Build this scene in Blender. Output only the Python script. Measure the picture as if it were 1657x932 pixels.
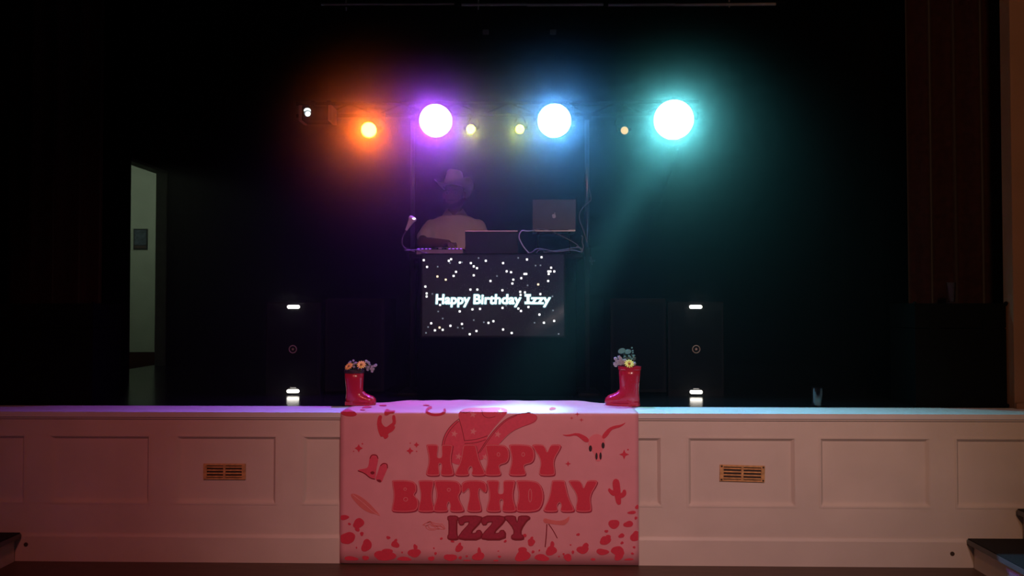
import bpy, bmesh, math, random
from mathutils import Vector, Matrix, noise
from mathutils.geometry import delaunay_2d_cdt
PI = math.pi
random.seed(7)
sc = bpy.context.scene
C = sc.collection
for o in list(bpy.data.objects): bpy.data.objects.remove(o)

# ------------------------------------------------------------------ camera
S = 0.90                      # stage height above the hall floor
F = 1252.0                    # focal length in pixels of the 1657x932 photograph
CAM = Vector((0.24, -4.65, 1.55))
PITCH = math.atan(26 / F); YAW = math.radians(1.2)
cd = bpy.data.cameras.new('camera'); cam = bpy.data.objects.new('camera', cd); C.objects.link(cam)
cd.sensor_width = 36.0; cd.lens = 36.0 * F / 1657.0
cam.location = CAM; cam.rotation_euler = (PI / 2 + PITCH, 0, YAW)
cd.clip_start = 0.05
sc.camera = cam
RM = cam.rotation_euler.to_matrix()
def ray(px, py): return RM @ Vector(((px - 828.5) / F, -(py - 466.0) / F, -1.0))
def PY(px, py, Y):                       # where the sight line meets the upright plane Y
    d = ray(px, py); return CAM + d * ((Y - CAM.y) / d.y)
def PZ(px, py, Z):                       # where it meets the level plane Z
    d = ray(px, py); return CAM + d * ((Z - CAM.z) / d.z)

# ------------------------------------------------------------------ render look, world
vs = sc.view_settings
sc.display_settings.display_device = 'sRGB'
vs.view_transform = 'Standard'; vs.look = 'None'; vs.exposure = 0.0; vs.gamma = 1.0
vs.use_curve_mapping = False
cy = sc.cycles
cy.use_denoising = True; cy.denoising_input_passes = 'RGB_ALBEDO'
cy.max_bounces = 6; cy.diffuse_bounces = 3; cy.glossy_bounces = 3; cy.transmission_bounces = 6
cy.volume_bounces = 0; cy.sample_clamp_indirect = 4.0; cy.sample_clamp_direct = 0.0
cy.caustics_reflective = False; cy.caustics_refractive = False
w = bpy.data.worlds.new('world'); sc.world = w; w.use_nodes = True
w.node_tree.nodes['Background'].inputs[0].default_value = (0.5, 0.4, 0.45, 1)
w.node_tree.nodes['Background'].inputs[1].default_value = 0.0

def lamp(name, kind, loc, power, col, target=None, size=60, blend=0.6, rad=0.08, rot=None):
    ld = bpy.data.lights.new(name, kind); lo = bpy.data.objects.new(name, ld); C.objects.link(lo)
    lo.location = loc; ld.energy = power; ld.color = col
    if kind != 'AREA': ld.shadow_soft_size = rad
    if kind == 'SPOT': ld.spot_size = math.radians(size); ld.spot_blend = blend
    if target is not None:
        lo.rotation_euler = (Vector(target) - Vector(loc)).to_track_quat('-Z', 'Y').to_euler()
    return lo
# house lamps of the hall, up under its ceiling behind the photographer
lamp('hall_lamp_offscreen', 'SPOT', (1.5, -6.2, 3.9), 640, (1.0, 0.66, 0.60), (0.78, 0.0, 0.42), 43, 1.0, 0.25)
lamp('hall_red_lamp_offscreen', 'SPOT', (-1.0, -5.6, 3.9), 250, (1.0, 0.22, 0.18), (-0.75, 0.0, 0.6), 58, 1.0, 0.25)
lamp('hall_amber_lamp_offscreen', 'SPOT', (0.9, -5.6, 3.6), 330, (1.0, 0.50, 0.24), (4.0, 0.2, 2.3), 60, 1.0, 0.25)
lamp('wing_room_lamp_offscreen', 'POINT', (-5.0, 4.2, S + 2.35), 10.0, (0.80, 1.0, 0.72), rad=0.1)

# ------------------------------------------------------------------ materials
MATS = {}
def mat(name, col, rough=0.6, metal=0.0, spec=0.5, var=0.12, scale=12.0, bump=0.0, bscale=60.0,
        emit=None, estr=0.0, coat=0.0, trans=0.0, sheen=0.0, stretch=None):
    if name in MATS: return MATS[name]
    m = bpy.data.materials.new(name); m.use_nodes = True; MATS[name] = m
    nt = m.node_tree; b = nt.nodes['Principled BSDF']
    b.inputs['Roughness'].default_value = rough; b.inputs['Metallic'].default_value = metal
    b.inputs['Specular IOR Level'].default_value = spec
    b.inputs['Coat Weight'].default_value = coat; b.inputs['Coat Roughness'].default_value = 0.08
    b.inputs['Transmission Weight'].default_value = trans
    b.inputs['Sheen Weight'].default_value = sheen
    tc = nt.nodes.new('ShaderNodeTexCoord')
    vec = tc.outputs['Object']
    if stretch:
        mp = nt.nodes.new('ShaderNodeMapping'); mp.inputs['Scale'].default_value = stretch
        nt.links.new(vec, mp.inputs['Vector']); vec = mp.outputs['Vector']
    if var > 0:
        n = nt.nodes.new('ShaderNodeTexNoise'); n.inputs['Scale'].default_value = scale; n.inputs['Detail'].default_value = 4
        nt.links.new(vec, n.inputs['Vector'])
        r = nt.nodes.new('ShaderNodeValToRGB')
        r.color_ramp.elements[0].position = 0.3; r.color_ramp.elements[1].position = 0.7
        r.color_ramp.elements[0].color = tuple(c * (1 - var) for c in col) + (1,)
        r.color_ramp.elements[1].color = tuple(min(1, c * (1 + var)) for c in col) + (1,)
        nt.links.new(n.outputs['Fac'], r.inputs['Fac']); nt.links.new(r.outputs['Color'], b.inputs['Base Color'])
    else:
        b.inputs['Base Color'].default_value = tuple(col) + (1,)
    if bump > 0:
        n2 = nt.nodes.new('ShaderNodeTexNoise'); n2.inputs['Scale'].default_value = bscale; n2.inputs['Detail'].default_value = 3
        nt.links.new(vec, n2.inputs['Vector'])
        bp = nt.nodes.new('ShaderNodeBump'); bp.inputs['Strength'].default_value = bump; bp.inputs['Distance'].default_value = 0.004
        nt.links.new(n2.outputs['Fac'], bp.inputs['Height']); nt.links.new(bp.outputs['Normal'], b.inputs['Normal'])
    if emit:
        b.inputs['Emission Color'].default_value = tuple(emit) + (1,); b.inputs['Emission Strength'].default_value = estr
    return m

cream = mat('cream_paint', (0.66, 0.56, 0.50), 0.55, var=0.05, scale=3, bump=0.05, bscale=40)
lipw = mat('white_lip_paint', (0.70, 0.66, 0.66), 0.5, var=0.06, scale=5)
stagef = mat('black_gloss_stage', (0.006, 0.006, 0.007), 0.19, spec=0.18, var=0.2, scale=4)
hallf = mat('dark_wood_floor', (0.09, 0.045, 0.03), 0.45, var=0.25, scale=6, stretch=(1, 12, 1))
blackw = mat('black_stage_wall', (0.005, 0.005, 0.006), 0.9, spec=0.2, var=0.2)
prosc = mat('brown_plaster', (0.20, 0.10, 0.06), 0.7, var=0.08, scale=3, bump=0.05)
hallw = mat('hall_plaster', (0.35, 0.26, 0.2), 0.8, var=0.05, scale=2)
blackcloth = mat('black_serge', (0.002, 0.002, 0.003), 0.95, spec=0.0, var=0.25, scale=30, bump=0.2, bscale=200)
redvelvet = mat('dark_red_velvet', (0.045, 0.013, 0.012), 0.9, spec=0.2, var=0.3, scale=25, sheen=0.15, bump=0.1)
blackplastic = mat('black_plastic', (0.006, 0.006, 0.007), 0.7, spec=0.04, var=0.15, bump=0.1, bscale=180)
blackgrille = mat('black_grille', (0.004, 0.004, 0.005), 0.85, spec=0.03, var=0.1, bump=0.6, bscale=420)
steel = mat('chrome_tube', (0.18, 0.18, 0.20), 0.30, metal=1.0, var=0.06, scale=30)
darksteel = mat('black_steel', (0.006, 0.006, 0.007), 0.6, spec=0.06, metal=0.0, var=0.1)
carpet = mat('charcoal_tread_carpet', (0.03, 0.027, 0.028), 0.95, spec=0.1, var=0.3, scale=120, bump=0.4, bscale=300)
nosing = mat('grey_nosing', (0.12, 0.11, 0.11), 0.5, var=0.1)
brass = mat('aged_brass', (0.72, 0.40, 0.17), 0.45, metal=0.3, var=0.25, scale=40, bump=0.15, bscale=150)
holedark = mat('dark_metal_and_hole_shade', (0.05, 0.03, 0.022), 0.9, var=0.1)  # dark screws and caps, and the painted shade behind the vent slats

# ------------------------------------------------------------------ helpers
ORG = {}
def thing(name, label, cat, loc=(0, 0, 0), group=None):
    o = bpy.data.objects.new(name, None); C.objects.link(o); o.empty_display_size = 0.1
    o.location = loc; ORG[o.name] = Vector(loc); tag(o, label, cat, group); return o
def tag(o, label, cat, group=None, kind=None):
    if label: o['label'] = label
    if cat: o['category'] = cat
    if group: o['group'] = group
    if kind: o['kind'] = kind
    return o
def obj(name, bm, m, parent=None, smooth=False, bevel=0.0, org=None, recalc=True):
    """link bm (world coordinates) as one mesh object, its origin at org or at its thing's base"""
    if bevel > 0:
        bmesh.ops.bevel(bm, geom=[e for e in bm.edges if len(e.link_faces) == 2 and e.calc_face_angle(0) > 0.6],
                        offset=bevel, segments=2, affect='EDGES', clamp_overlap=True)
    if recalc: bmesh.ops.recalc_face_normals(bm, faces=bm.faces[:])
    base = Vector((0, 0, 0))
    if parent is not None: base = ORG[parent.name]
    elif org is not None: base = Vector(org)
    bm.transform(Matrix.Translation(-base))
    me = bpy.data.meshes.new(name); bm.to_mesh(me); bm.free()
    ms = m if isinstance(m, (list, tuple)) else [m]
    for q in ms: me.materials.append(q)
    if smooth:
        for p in me.polygons: p.use_smooth = True
    o = bpy.data.objects.new(name, me); C.objects.link(o)
    if parent is not None: o.parent = parent
    else: o.location = base
    ORG[o.name] = base
    return o
def struct(name, bm, m, parent=None, **k):
    o = obj(name, bm, m, parent, **k)
    if parent is None: o['kind'] = 'structure'
    return o
def B(): return bmesh.new()
def box(bm, x0, x1, y0, y1, z0, z1):
    v = [bm.verts.new((x, y, z)) for z in (z0, z1) for y in (y0, y1) for x in (x0, x1)]
    for f in ((0, 2, 3, 1), (4, 5, 7, 6), (0, 1, 5, 4), (2, 6, 7, 3), (0, 4, 6, 2), (1, 3, 7, 5)):
        bm.faces.new([v[i] for i in f])
    return bm
def rings(bm, rs, cap=True, closed=True):
    """skin a list of rings (each a list of points)"""
    vr = [[bm.verts.new(p) for p in r] for r in rs]
    n = len(vr[0])
    for a, b in zip(vr, vr[1:]):
        for i in range(n if closed else n - 1):
            j = (i + 1) % n
            bm.faces.new((a[i], a[j], b[j], b[i]))
    if cap:
        bm.faces.new(list(reversed(vr[0]))); bm.faces.new(vr[-1])
    return bm
def frame(d):
    d = Vector(d).normalized()
    u = d.cross(Vector((0, 0, 1)))
    if u.length < 1e-3: u = d.cross(Vector((0, 1, 0)))
    u.normalize(); return u, d.cross(u).normalized()
def cyl(bm, a, b, r0, r1=None, n=16, cap=True):
    a = Vector(a); b = Vector(b); r1 = r0 if r1 is None else r1
    u, v = frame(b - a)
    rs = [[p + u * (r * math.cos(2 * PI * i / n)) + v * (r * math.sin(2 * PI * i / n)) for i in range(n)] for p, r in ((a, r0), (b, r1))]
    return rings(bm, rs, cap)
def lathe(bm, base, axis, prof, n=24, cap=True):
    """prof: (radius, height along axis) pairs"""
    base = Vector(base); d = Vector(axis).normalized(); u, v = frame(d)
    rs = [[base + d * h + u * (r * math.cos(2 * PI * i / n)) + v * (r * math.sin(2 * PI * i / n)) for i in range(n)] for r, h in prof]
    return rings(bm, rs, cap)
def tube(bm, pts, r, n=8, smoothn=0):
    pts = [Vector(p) for p in pts]
    for _ in range(smoothn):
        q = [pts[0]]
        for a, b in zip(pts, pts[1:]): q += [a * 0.75 + b * 0.25, a * 0.25 + b * 0.75]
        q.append(pts[-1]); pts = q
    rs = []
    u = None
    for i, p in enumerate(pts):
        d = (pts[min(i + 1, len(pts) - 1)] - pts[max(i - 1, 0)]).normalized()
        if u is None: u, v = frame(d)
        u = (u - d * u.dot(d)).normalized(); v = d.cross(u)
        rr = r[min(i, len(r) - 1)] if isinstance(r, (list, tuple)) else r
        rs.append([p + u * (rr * math.cos(2 * PI * k / n)) + v * (rr * math.sin(2 * PI * k / n)) for k in range(n)])
    return rings(bm, rs)
def ell(bm, c, r, seg=16, ring=10, M=None):
    M = M or Matrix.Identity(3); c = Vector(c)
    rs = []
    for j in range(1, ring):
        t = PI * j / ring
        rs.append([c + M @ Vector((r[0] * math.sin(t) * math.cos(2 * PI * i / seg), r[1] * math.sin(t) * math.sin(2 * PI * i / seg), r[2] * math.cos(t))) for i in range(seg)])
    vr = [[bm.verts.new(p) for p in q] for q in rs]
    for a, b in zip(vr, vr[1:]):
        for i in range(seg): bm.faces.new((a[i], b[i], b[(i + 1) % seg], a[(i + 1) % seg]))
    t = bm.verts.new(c + M @ Vector((0, 0, r[2]))); bt = bm.verts.new(c - M @ Vector((0, 0, r[2])))
    for i in range(seg):
        bm.faces.new((t, vr[0][i], vr[0][(i + 1) % seg])); bm.faces.new((bt, vr[-1][(i + 1) % seg], vr[-1][i]))
    return bm
def torus(bm, c, axis, R, r, n=28, m=8):
    c = Vector(c); d = Vector(axis).normalized(); u, v = frame(d)
    rs = []
    for i in range(n):
        a = 2 * PI * i / n; e = u * math.cos(a) + v * math.sin(a)
        rs.append([c + e * (R + r * math.cos(2 * PI * k / m)) + d * (r * math.sin(2 * PI * k / m)) for k in range(m)])
    rs.append(rs[0])
    rings(bm, rs, cap=False); bmesh.ops.remove_doubles(bm, verts=bm.verts[:], dist=1e-6); return bm
def remeshed(bm, voxel, smooth=2):
    me = bpy.data.meshes.new('tmp'); bm.to_mesh(me); bm.free()
    o = bpy.data.objects.new('tmp', me); C.objects.link(o)
    r = o.modifiers.new('r', 'REMESH'); r.mode = 'VOXEL'; r.voxel_size = voxel
    if smooth:
        s = o.modifiers.new('s', 'SMOOTH'); s.iterations = smooth; s.factor = 0.5
    dg = bpy.context.evaluated_depsgraph_get()
    out = bmesh.new(); out.from_mesh(o.evaluated_get(dg).to_mesh())
    bpy.data.objects.remove(o); bpy.data.meshes.remove(me)
    return out
def rx(a): return Matrix.Rotation(a, 3, 'X')
def rz(a): return Matrix.Rotation(a, 3, 'Z')

# ================================================================== the setting
HX = 5.5
struct('floor', box(B(), -HX, HX, -9, 0.10, -0.1, 0.0), hallf)
struct('wall_rear', box(B(), -HX, HX, -9.2, -9.0, 0, 4.6), hallw)
struct('wall_left', box(B(), -HX - 0.2, -HX, -9.2, 0.25, 0, 4.6), hallw)
struct('wall_right', box(B(), HX, HX + 0.2, -9.2, 0.25, 0, 4.6), hallw)
struct('ceiling', box(B(), -HX - 0.2, HX + 0.2, -9.2, 0.35, 4.6, 4.75), hallw)
# proscenium wall with its opening
PXE = 3.27
for side, x0, x1 in (('proscenium_left', -HX - 0.2, -PXE), ('proscenium_right', PXE, HX + 0.2)):
    struct('wall_' + side, box(B(), x0, x1, 0.25, 0.35, S, 4.6), prosc, bevel=0.006)
struct('wall_proscenium_top', box(B(), -PXE, PXE, 0.25, 0.35, S + 3.05, 4.6), prosc)
for n_, x0, x1 in (('trim_1', -3.9, -PXE + 0.03), ('trim_2', PXE - 0.005, 3.9)):
    bm = box(B(), x0, x1, 0.22, 0.25, S, S + 0.035); struct(n_, bm, prosc, bevel=0.004)
# stage house
bm = box(B(), -3.68, -3.60, 0.35, 2.62, S, 4.6)                       # side wall up to the door
struct('wall_stage_left', bm, blackw)
DY0, DY1, DZ = 2.62, 3.46, S + 2.06
bm = box(B(), -3.68, -3.60, DY1, 4.0, S, 4.6); struct('wall_stage_left_rear', bm, blackw)
bm = box(B(), -3.68, -3.60, DY0, DY1, DZ, 4.6); struct('wall_stage_left_lintel', bm, blackw)
struct('wall_stage_right', box(B(), 3.60, 3.75, 0.35, 4.0, S, 4.6), blackw)
struct('wall_stage_back', box(B(), -3.75, 3.75, 3.85, 4.0, S, 4.6), blackw)
struct('ceiling_stage', box(B(), -3.75, 3.75, 0.35, 4.0, 4.6, 4.75), blackw)
struct('floor_stage', box(B(), -3.75, 3.75, 0.265, 4.0, S - 0.06, S), stagef)
# door in the side wall: frame and the dim room behind it
frm = mat('door_frame_paint', (0.22, 0.22, 0.2), 0.6)
bm = box(B(), -3.70, -3.585, DY1 - 0.02, DY1, S, DZ); box(bm, -3.70, -3.585, DY0, DY0 + 0.03, S, DZ)
box(bm, -3.70, -3.585, DY0, DY1, DZ - 0.03, DZ)
d1 = struct('door_1', bm, frm, bevel=0.003)
wingw = mat('wing_room_wall', (0.52, 0.54, 0.49), 0.8, var=0.08, scale=3)
wingf = mat('wing_room_floor', (0.030, 0.012, 0.006), 0.9, spec=0.0, var=0.2, scale=5)
struct('wall_wing_back', box(B(), -7.2, -3.75, 5.75, 5.9, S, S + 2.6), wingw)
struct('wall_wing_left', box(B(), -7.35, -7.2, 2.0, 5.9, S, S + 2.6), wingw)
struct('wall_wing_right', box(B(), -3.75, -3.62, 4.0, 5.9, S, S + 2.6), wingw)
struct('wall_wing_front', box(B(), -7.35, -3.75, 1.9, 2.0, S, S + 2.6), wingw)
struct('floor_wing', box(B(), -7.35, -3.60, 1.9, 5.9, S - 0.06, S - 0.002), wingf)
struct('ceiling_wing', box(B(), -7.35, -3.62, 1.9, 5.9, S + 2.6, S + 2.7), wingw)

# stage front: backing, rails, stiles, sunk panels, mouldings, baseboard
def Xf(px): return PY(px, 760, 0.0).x
zt = PY(828, 707, 0).z; zb = PY(828, 817.5, 0).z; zbase = PY(828, 867, 0).z
px_edges = [(80, 242), (285, 447), (490, 650)]
pan = [(Xf(a), Xf(b)) for a, b in px_edges]
right = [(Xf(a), Xf(b)) for a, b in ((1113, 1287), (1327, 1505))]
wR = right[0][1] - right[0][0]; gp = right[1][0] - right[0][1]
pan += [(-0.31, 0.33), (Xf(1070) - wR, Xf(1070))] + right
pan += [(Xf(1547), Xf(1547) + wR)]
pan.insert(0, (pan[0][0] - 0.76 , Xf(40)))
front = struct('wall_front', box(B(), -3.95, 3.95, 0.018, 0.10, 0.0, S - 0.03), cream)
bm = box(B(), -3.95, 3.95, 0.0, 0.02, zt, S - 0.03); obj('rail', bm, cream, front, bevel=0.002)
bm = box(B(), -3.95, 3.95, 0.0, 0.02, 0.0, zb); obj('rail', bm, cream, front, bevel=0.002)
xs = [-3.95] + [v for p in pan for v in p] + [3.95]
for a, b in zip(xs[0::2], xs[1::2]):
    obj('stile', box(B(), a, b, 0.0, 0.02, zb, zt), cream, front)
for a, b in pan:
    t = 0.022
    bm = box(B(), a, b, 0.0165, 0.0185, zb, zt); obj('panel', bm, cream, front)
    bm = B()                                                        # sloping moulding round the panel
    lo = [bm.verts.new((x, -0.003, z)) for x, z in ((a - 0.006, zb - 0.006), (b + 0.006, zb - 0.006), (b + 0.006, zt + 0.006), (a - 0.006, zt + 0.006))]
    md = [bm.verts.new((x, -0.003, z)) for x, z in ((a + 0.004, zb + 0.004), (b - 0.004, zb + 0.004), (b - 0.004, zt - 0.004), (a + 0.004, zt - 0.004))]
    hi = [bm.verts.new((x, 0.0172, z)) for x, z in ((a + t, zb + t), (b - t, zb + t), (b - t, zt - t), (a + t, zt - t))]
    bk = [bm.verts.new((v.co.x, 0.001, v.co.z)) for v in lo]
    for p_, q_ in ((bk, lo), (lo, md), (md, hi)):
        for k in range(4): bm.faces.new((p_[k], p_[(k + 1) % 4], q_[(k + 1) % 4], q_[k]))
    obj('panel_moulding', bm, cream, front)
zm = PY(828, 679, 0).z
bm = box(B(), -3.95, 3.95, -0.012, 0.02, zm, S - 0.028); obj('moulding', bm, cream, front, bevel=0.004)
bm = B()
pr = [(0.02, 0.0), (-0.013, 0.0), (-0.013, zbase - 0.018), (-0.004, zbase), (0.02, zbase)]
rings(bm, [[(x, p[0], p[1]) for p in pr] for x in (-3.95, 3.95)])
struct('baseboard_front', bm, cream)
bm = box(B(), -3.95, 3.95, -0.022, 0.27, S - 0.03, S); struct('trim_3', bm, lipw, bevel=0.008)

# ================================================================== brass vents
def vent(px0, px1, py0, py1, roll, dark_screws, label):
    m = brass
    a = PY(px0, py0, 0.012); b = PY(px1, py1, 0.012); cx, cz = (a.x + b.x) / 2, (a.z + b.z) / 2
    W, H = (b.x - a.x) / 2, (a.z - b.z) / 2
    t = thing('vent', label, 'vent', (cx, 0.0135, cz), 'brass vents in the stage front')
    bw = W * 0.16; bh = H * 0.2
    bm = B(); y0, y1 = 0.003, 0.0135
    box(bm, cx - W, cx + W, y0, y1, cz + H - bh, cz + H); box(bm, cx - W, cx + W, y0, y1, cz - H, cz - H + bh)
    box(bm, cx - W, cx - W + bw, y0, y1, cz - H + bh, cz + H - bh); box(bm, cx + W - bw, cx + W, y0, y1, cz - H + bh, cz + H - bh)
    box(bm, cx - W * 0.05, cx + W * 0.05, y0, y1, cz - H + bh, cz + H - bh)
    obj('frame', bm, m, t)
    obj('duct_shade', box(B(), cx - W + bw, cx + W - bw, 0.0095, 0.0135, cz - H + bh, cz + H - bh), holedark, t)  # flat plate close behind the slats, coloured dark as the shade inside the opening
    for s in (-1, 1):
        x0, x1 = (cx - W + bw, cx - W * 0.05) if s < 0 else (cx + W * 0.05, cx + W - bw)
        for k in range(4):
            z = cz - H + bh + (k + 0.5) * (2 * H - 2 * bh) / 4
            bm = B(); h = 0.0042
            v = [(x0, 0.004, z - h), (x1, 0.004, z - h), (x1, 0.010, z + h * 0.7), (x0, 0.010, z + h * 0.7)]
            rings(bm, [[Vector(p) for p in v], [Vector(p) + Vector((0, 0.0018, -0.001)) for p in v]]); obj('slat', bm, m, t)
    for sx in (-1, 1):
        for sz in (-1, 1):
            obj('screw', lathe(B(), (cx + sx * W * 0.93, 0.004, cz + sz * H * 0.82), (0, -1, 0), [(0.006, 0), (0.0055, 0.002), (0.003, 0.0032)], 10), holedark if dark_screws else m, t)
    t.rotation_euler = (0, math.radians(roll), 0)
vent(330, 397.5, 750, 775.5, 0.0, False, 'brass louvred vent set level in the stage front, its screws the same brass')
vent(1164.5, 1237, 752.5, 779, 1.4, True, 'brass louvred vent set slightly askew, with four dark corner screws')

# ================================================================== steps at both ends
for s, lab in ((1, 'dark carpeted steps climbing to the stage beside the lit proscenium pillar'), (-1, 'dark carpeted steps in deep shade, opposite the lit proscenium pillar')):
    t = thing('stage_steps', lab, 'stairs', (s * 2.85, -0.45, 0))
    for k in range(4):
        x0 = 2.82 + 0.29 * k; x1 = 3.98; zt_ = 0.175 * (k + 1)
        xa, xb = sorted((s * (x0 + 0.035), s * x1))
        obj('riser', box(B(), xa, xb, -0.98, -0.022, zt_ - 0.175, zt_ - 0.03), cream, t, bevel=0.004)
        xa, xb = sorted((s * x0, s * min(x0 + 0.34, x1)))
        obj('tread', box(B(), xa, xb, -1.0, -0.024, zt_ - 0.032, zt_), carpet, t, bevel=0.004)
        xa, xb = sorted((s * (x0 - 0.004), s * (x0 + 0.012)))
        obj('nosing', box(B(), xa, xb, -1.0, -0.024, zt_ - 0.034, zt_ - 0.006), nosing, t)
for px, py, lab in ((1541, 896, 'small dark cap low on the baseboard beside the steps by the lit pillar'), (42, 881, 'small dark cap low on the baseboard beside the shaded steps')):
    p = PY(px, py, -0.013)
    tag(obj('hole_cap', lathe(B(), (p.x, -0.0125, p.z), (0, -1, 0), [(0.013, 0), (0.012, 0.004), (0.005, 0.006)], 14), holedark, org=(p.x, -0.0125, p.z)), lab, 'cap')

# ================================================================== drapes
def pleats(name, x0, x1, y, z0, z1, m, pitch, amp, label, cat, seed=0, hem=0.03, bulge=None):
    rnd = random.Random(seed); bm = B()
    n = max(12, int((x1 - x0) / pitch * 12)); rows = 9
    ph = [rnd.uniform(-0.6, 0.6) for _ in range(60)]
    def yy(u, zf):
        c = u / pitch; i = int(c); a = amp * (0.7 + 0.5 * ((ph[i % 60] + 0.6) / 1.2))
        return y + a * math.sin(2 * PI * c + 0.5 * ph[(i + 1) % 60] * (1 - zf)) + 0.35 * amp * math.sin(2 * PI * c * 0.37 + seed)
    g = [[bm.verts.new((x0 + (x1 - x0) * i / n, yy((x1 - x0) * i / n, j / rows), z0 + (z1 - z0) * j / rows)) for i in range(n + 1)] for j in range(rows + 1)]
    for j in range(rows):
        for i in range(n): bm.faces.new((g[j][i], g[j][i + 1], g[j + 1][i + 1], g[j + 1][i]))
    bmesh.ops.solidify(bm, geom=bm.faces[:], thickness=0.006)
    o = obj(name, bm, m, smooth=True, org=((x0 + x1) / 2, y, z0)); tag(o, label, cat); return o
ZC = S + 3.3
pleats('backdrop_curtain', -3.45, 3.58, 3.62, S, ZC, blackcloth, 0.24, 0.05, 'black pleated backdrop hanging across the rear of the stage', 'curtain', 1)
xl = PY(211.5, 400, 1.85).x
pleats('wing_curtain', -3.56, xl, 1.85, S, ZC, blackcloth, 0.16, 0.035, 'narrow black side curtain in front of the open doorway', 'curtain', 2)
pleats('wing_curtain', 3.05, 3.56, 1.85, S, ZC, blackcloth, 0.16, 0.035, 'narrow black side curtain behind the red curtain and the pint glass', 'curtain', 3)
pleats('stage_curtain', PY(1466, 300, 0.76).x, 3.55, 0.76, S, ZC, redvelvet, 0.17, 0.045, 'dark red curtain gathered behind the lit proscenium pillar', 'curtain', 4)
pleats('stage_curtain', -3.55, PY(172, 300, 0.76).x, 0.76, S, ZC, redvelvet, 0.17, 0.045, 'dark red curtain drawn aside before the doorway', 'curtain', 6)

# ceiling batten over the stage
z = PY(828, 8, 1.35).z
t = thing('batten', 'long thin overhead pipe slung above the stage lights', 'pipe', (0.35, 1.35, z))
cuts = [520, 620, 735, 747, 853, 976, 984, 1092, 1255]
for a, b in zip(cuts, cuts[1:]):
    if b - a < 14: continue
    obj('pipe_section', cyl(B(), PY(a, 8, 1.35) * 1.0, (PY(b, 8, 1.35).x, 1.35, PY(a, 8, 1.35).z), 0.012, n=10), mat('grey_pipe', (0.35, 0.33, 0.34), 0.5), t)
obj('core_pipe', cyl(B(), (PY(500, 8, 1.35).x, 1.35, z), (PY(1270, 8, 1.35).x, 1.35, z), 0.009, n=10), darksteel, t)
for px in (560, 774, 1180):
    p = PY(px, 8, 1.35); bm = cyl(B(), (p.x, 1.35, z - 0.035), (p.x, 1.35, 4.62), 0.006, n=8); obj('hanger', bm, mat('grey_pipe', (0.35, 0.33, 0.34)), t)
for px, lab in ((895, 'small box hanging under the overhead pipe above the blue lamp'), (786, 'small box hanging under the overhead pipe above the lime lamps')):
    p = PY(px, 52, 1.4); t = thing('hanging_box', lab, 'box', (p.x, 1.4, p.z - 0.012))
    m_ = mat('pale_tag', (0.2, 0.2, 0.2), 0.6)
    obj('body', box(B(), p.x - 0.024, p.x + 0.024, 1.38, 1.42, p.z - 0.014, p.z + 0.014), m_, t, bevel=0.004)
    obj('wire', cyl(B(), (p.x, 1.4, p.z + 0.012), (p.x, 1.4, 4.61), 0.0015, n=6), darksteel, t)

# notice on the wall of the room behind the doorway
p = PY(228, 387, 5.75)
t = thing('wall_notice', 'small dark blue framed notice on the wall seen through the doorway', 'notice', (p.x, 5.745, p.z - 0.15))
obj('frame', box(B(), p.x - 0.095, p.x + 0.095, 5.735, 5.752, p.z - 0.14, p.z + 0.14), mat('notice_frame', (0.03, 0.03, 0.04)), t, bevel=0.003)
obj('sheet', box(B(), p.x - 0.08, p.x + 0.08, 5.731, 5.737, p.z - 0.08, p.z + 0.125), mat('notice_sheet', (0.09, 0.11, 0.16), var=0.5, scale=30), t)
obj('caption_strip', box(B(), p.x - 0.08, p.x + 0.08, 5.731, 5.737, p.z - 0.125, p.z - 0.09), mat('notice_strip', (0.10, 0.06, 0.06)), t)

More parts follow.
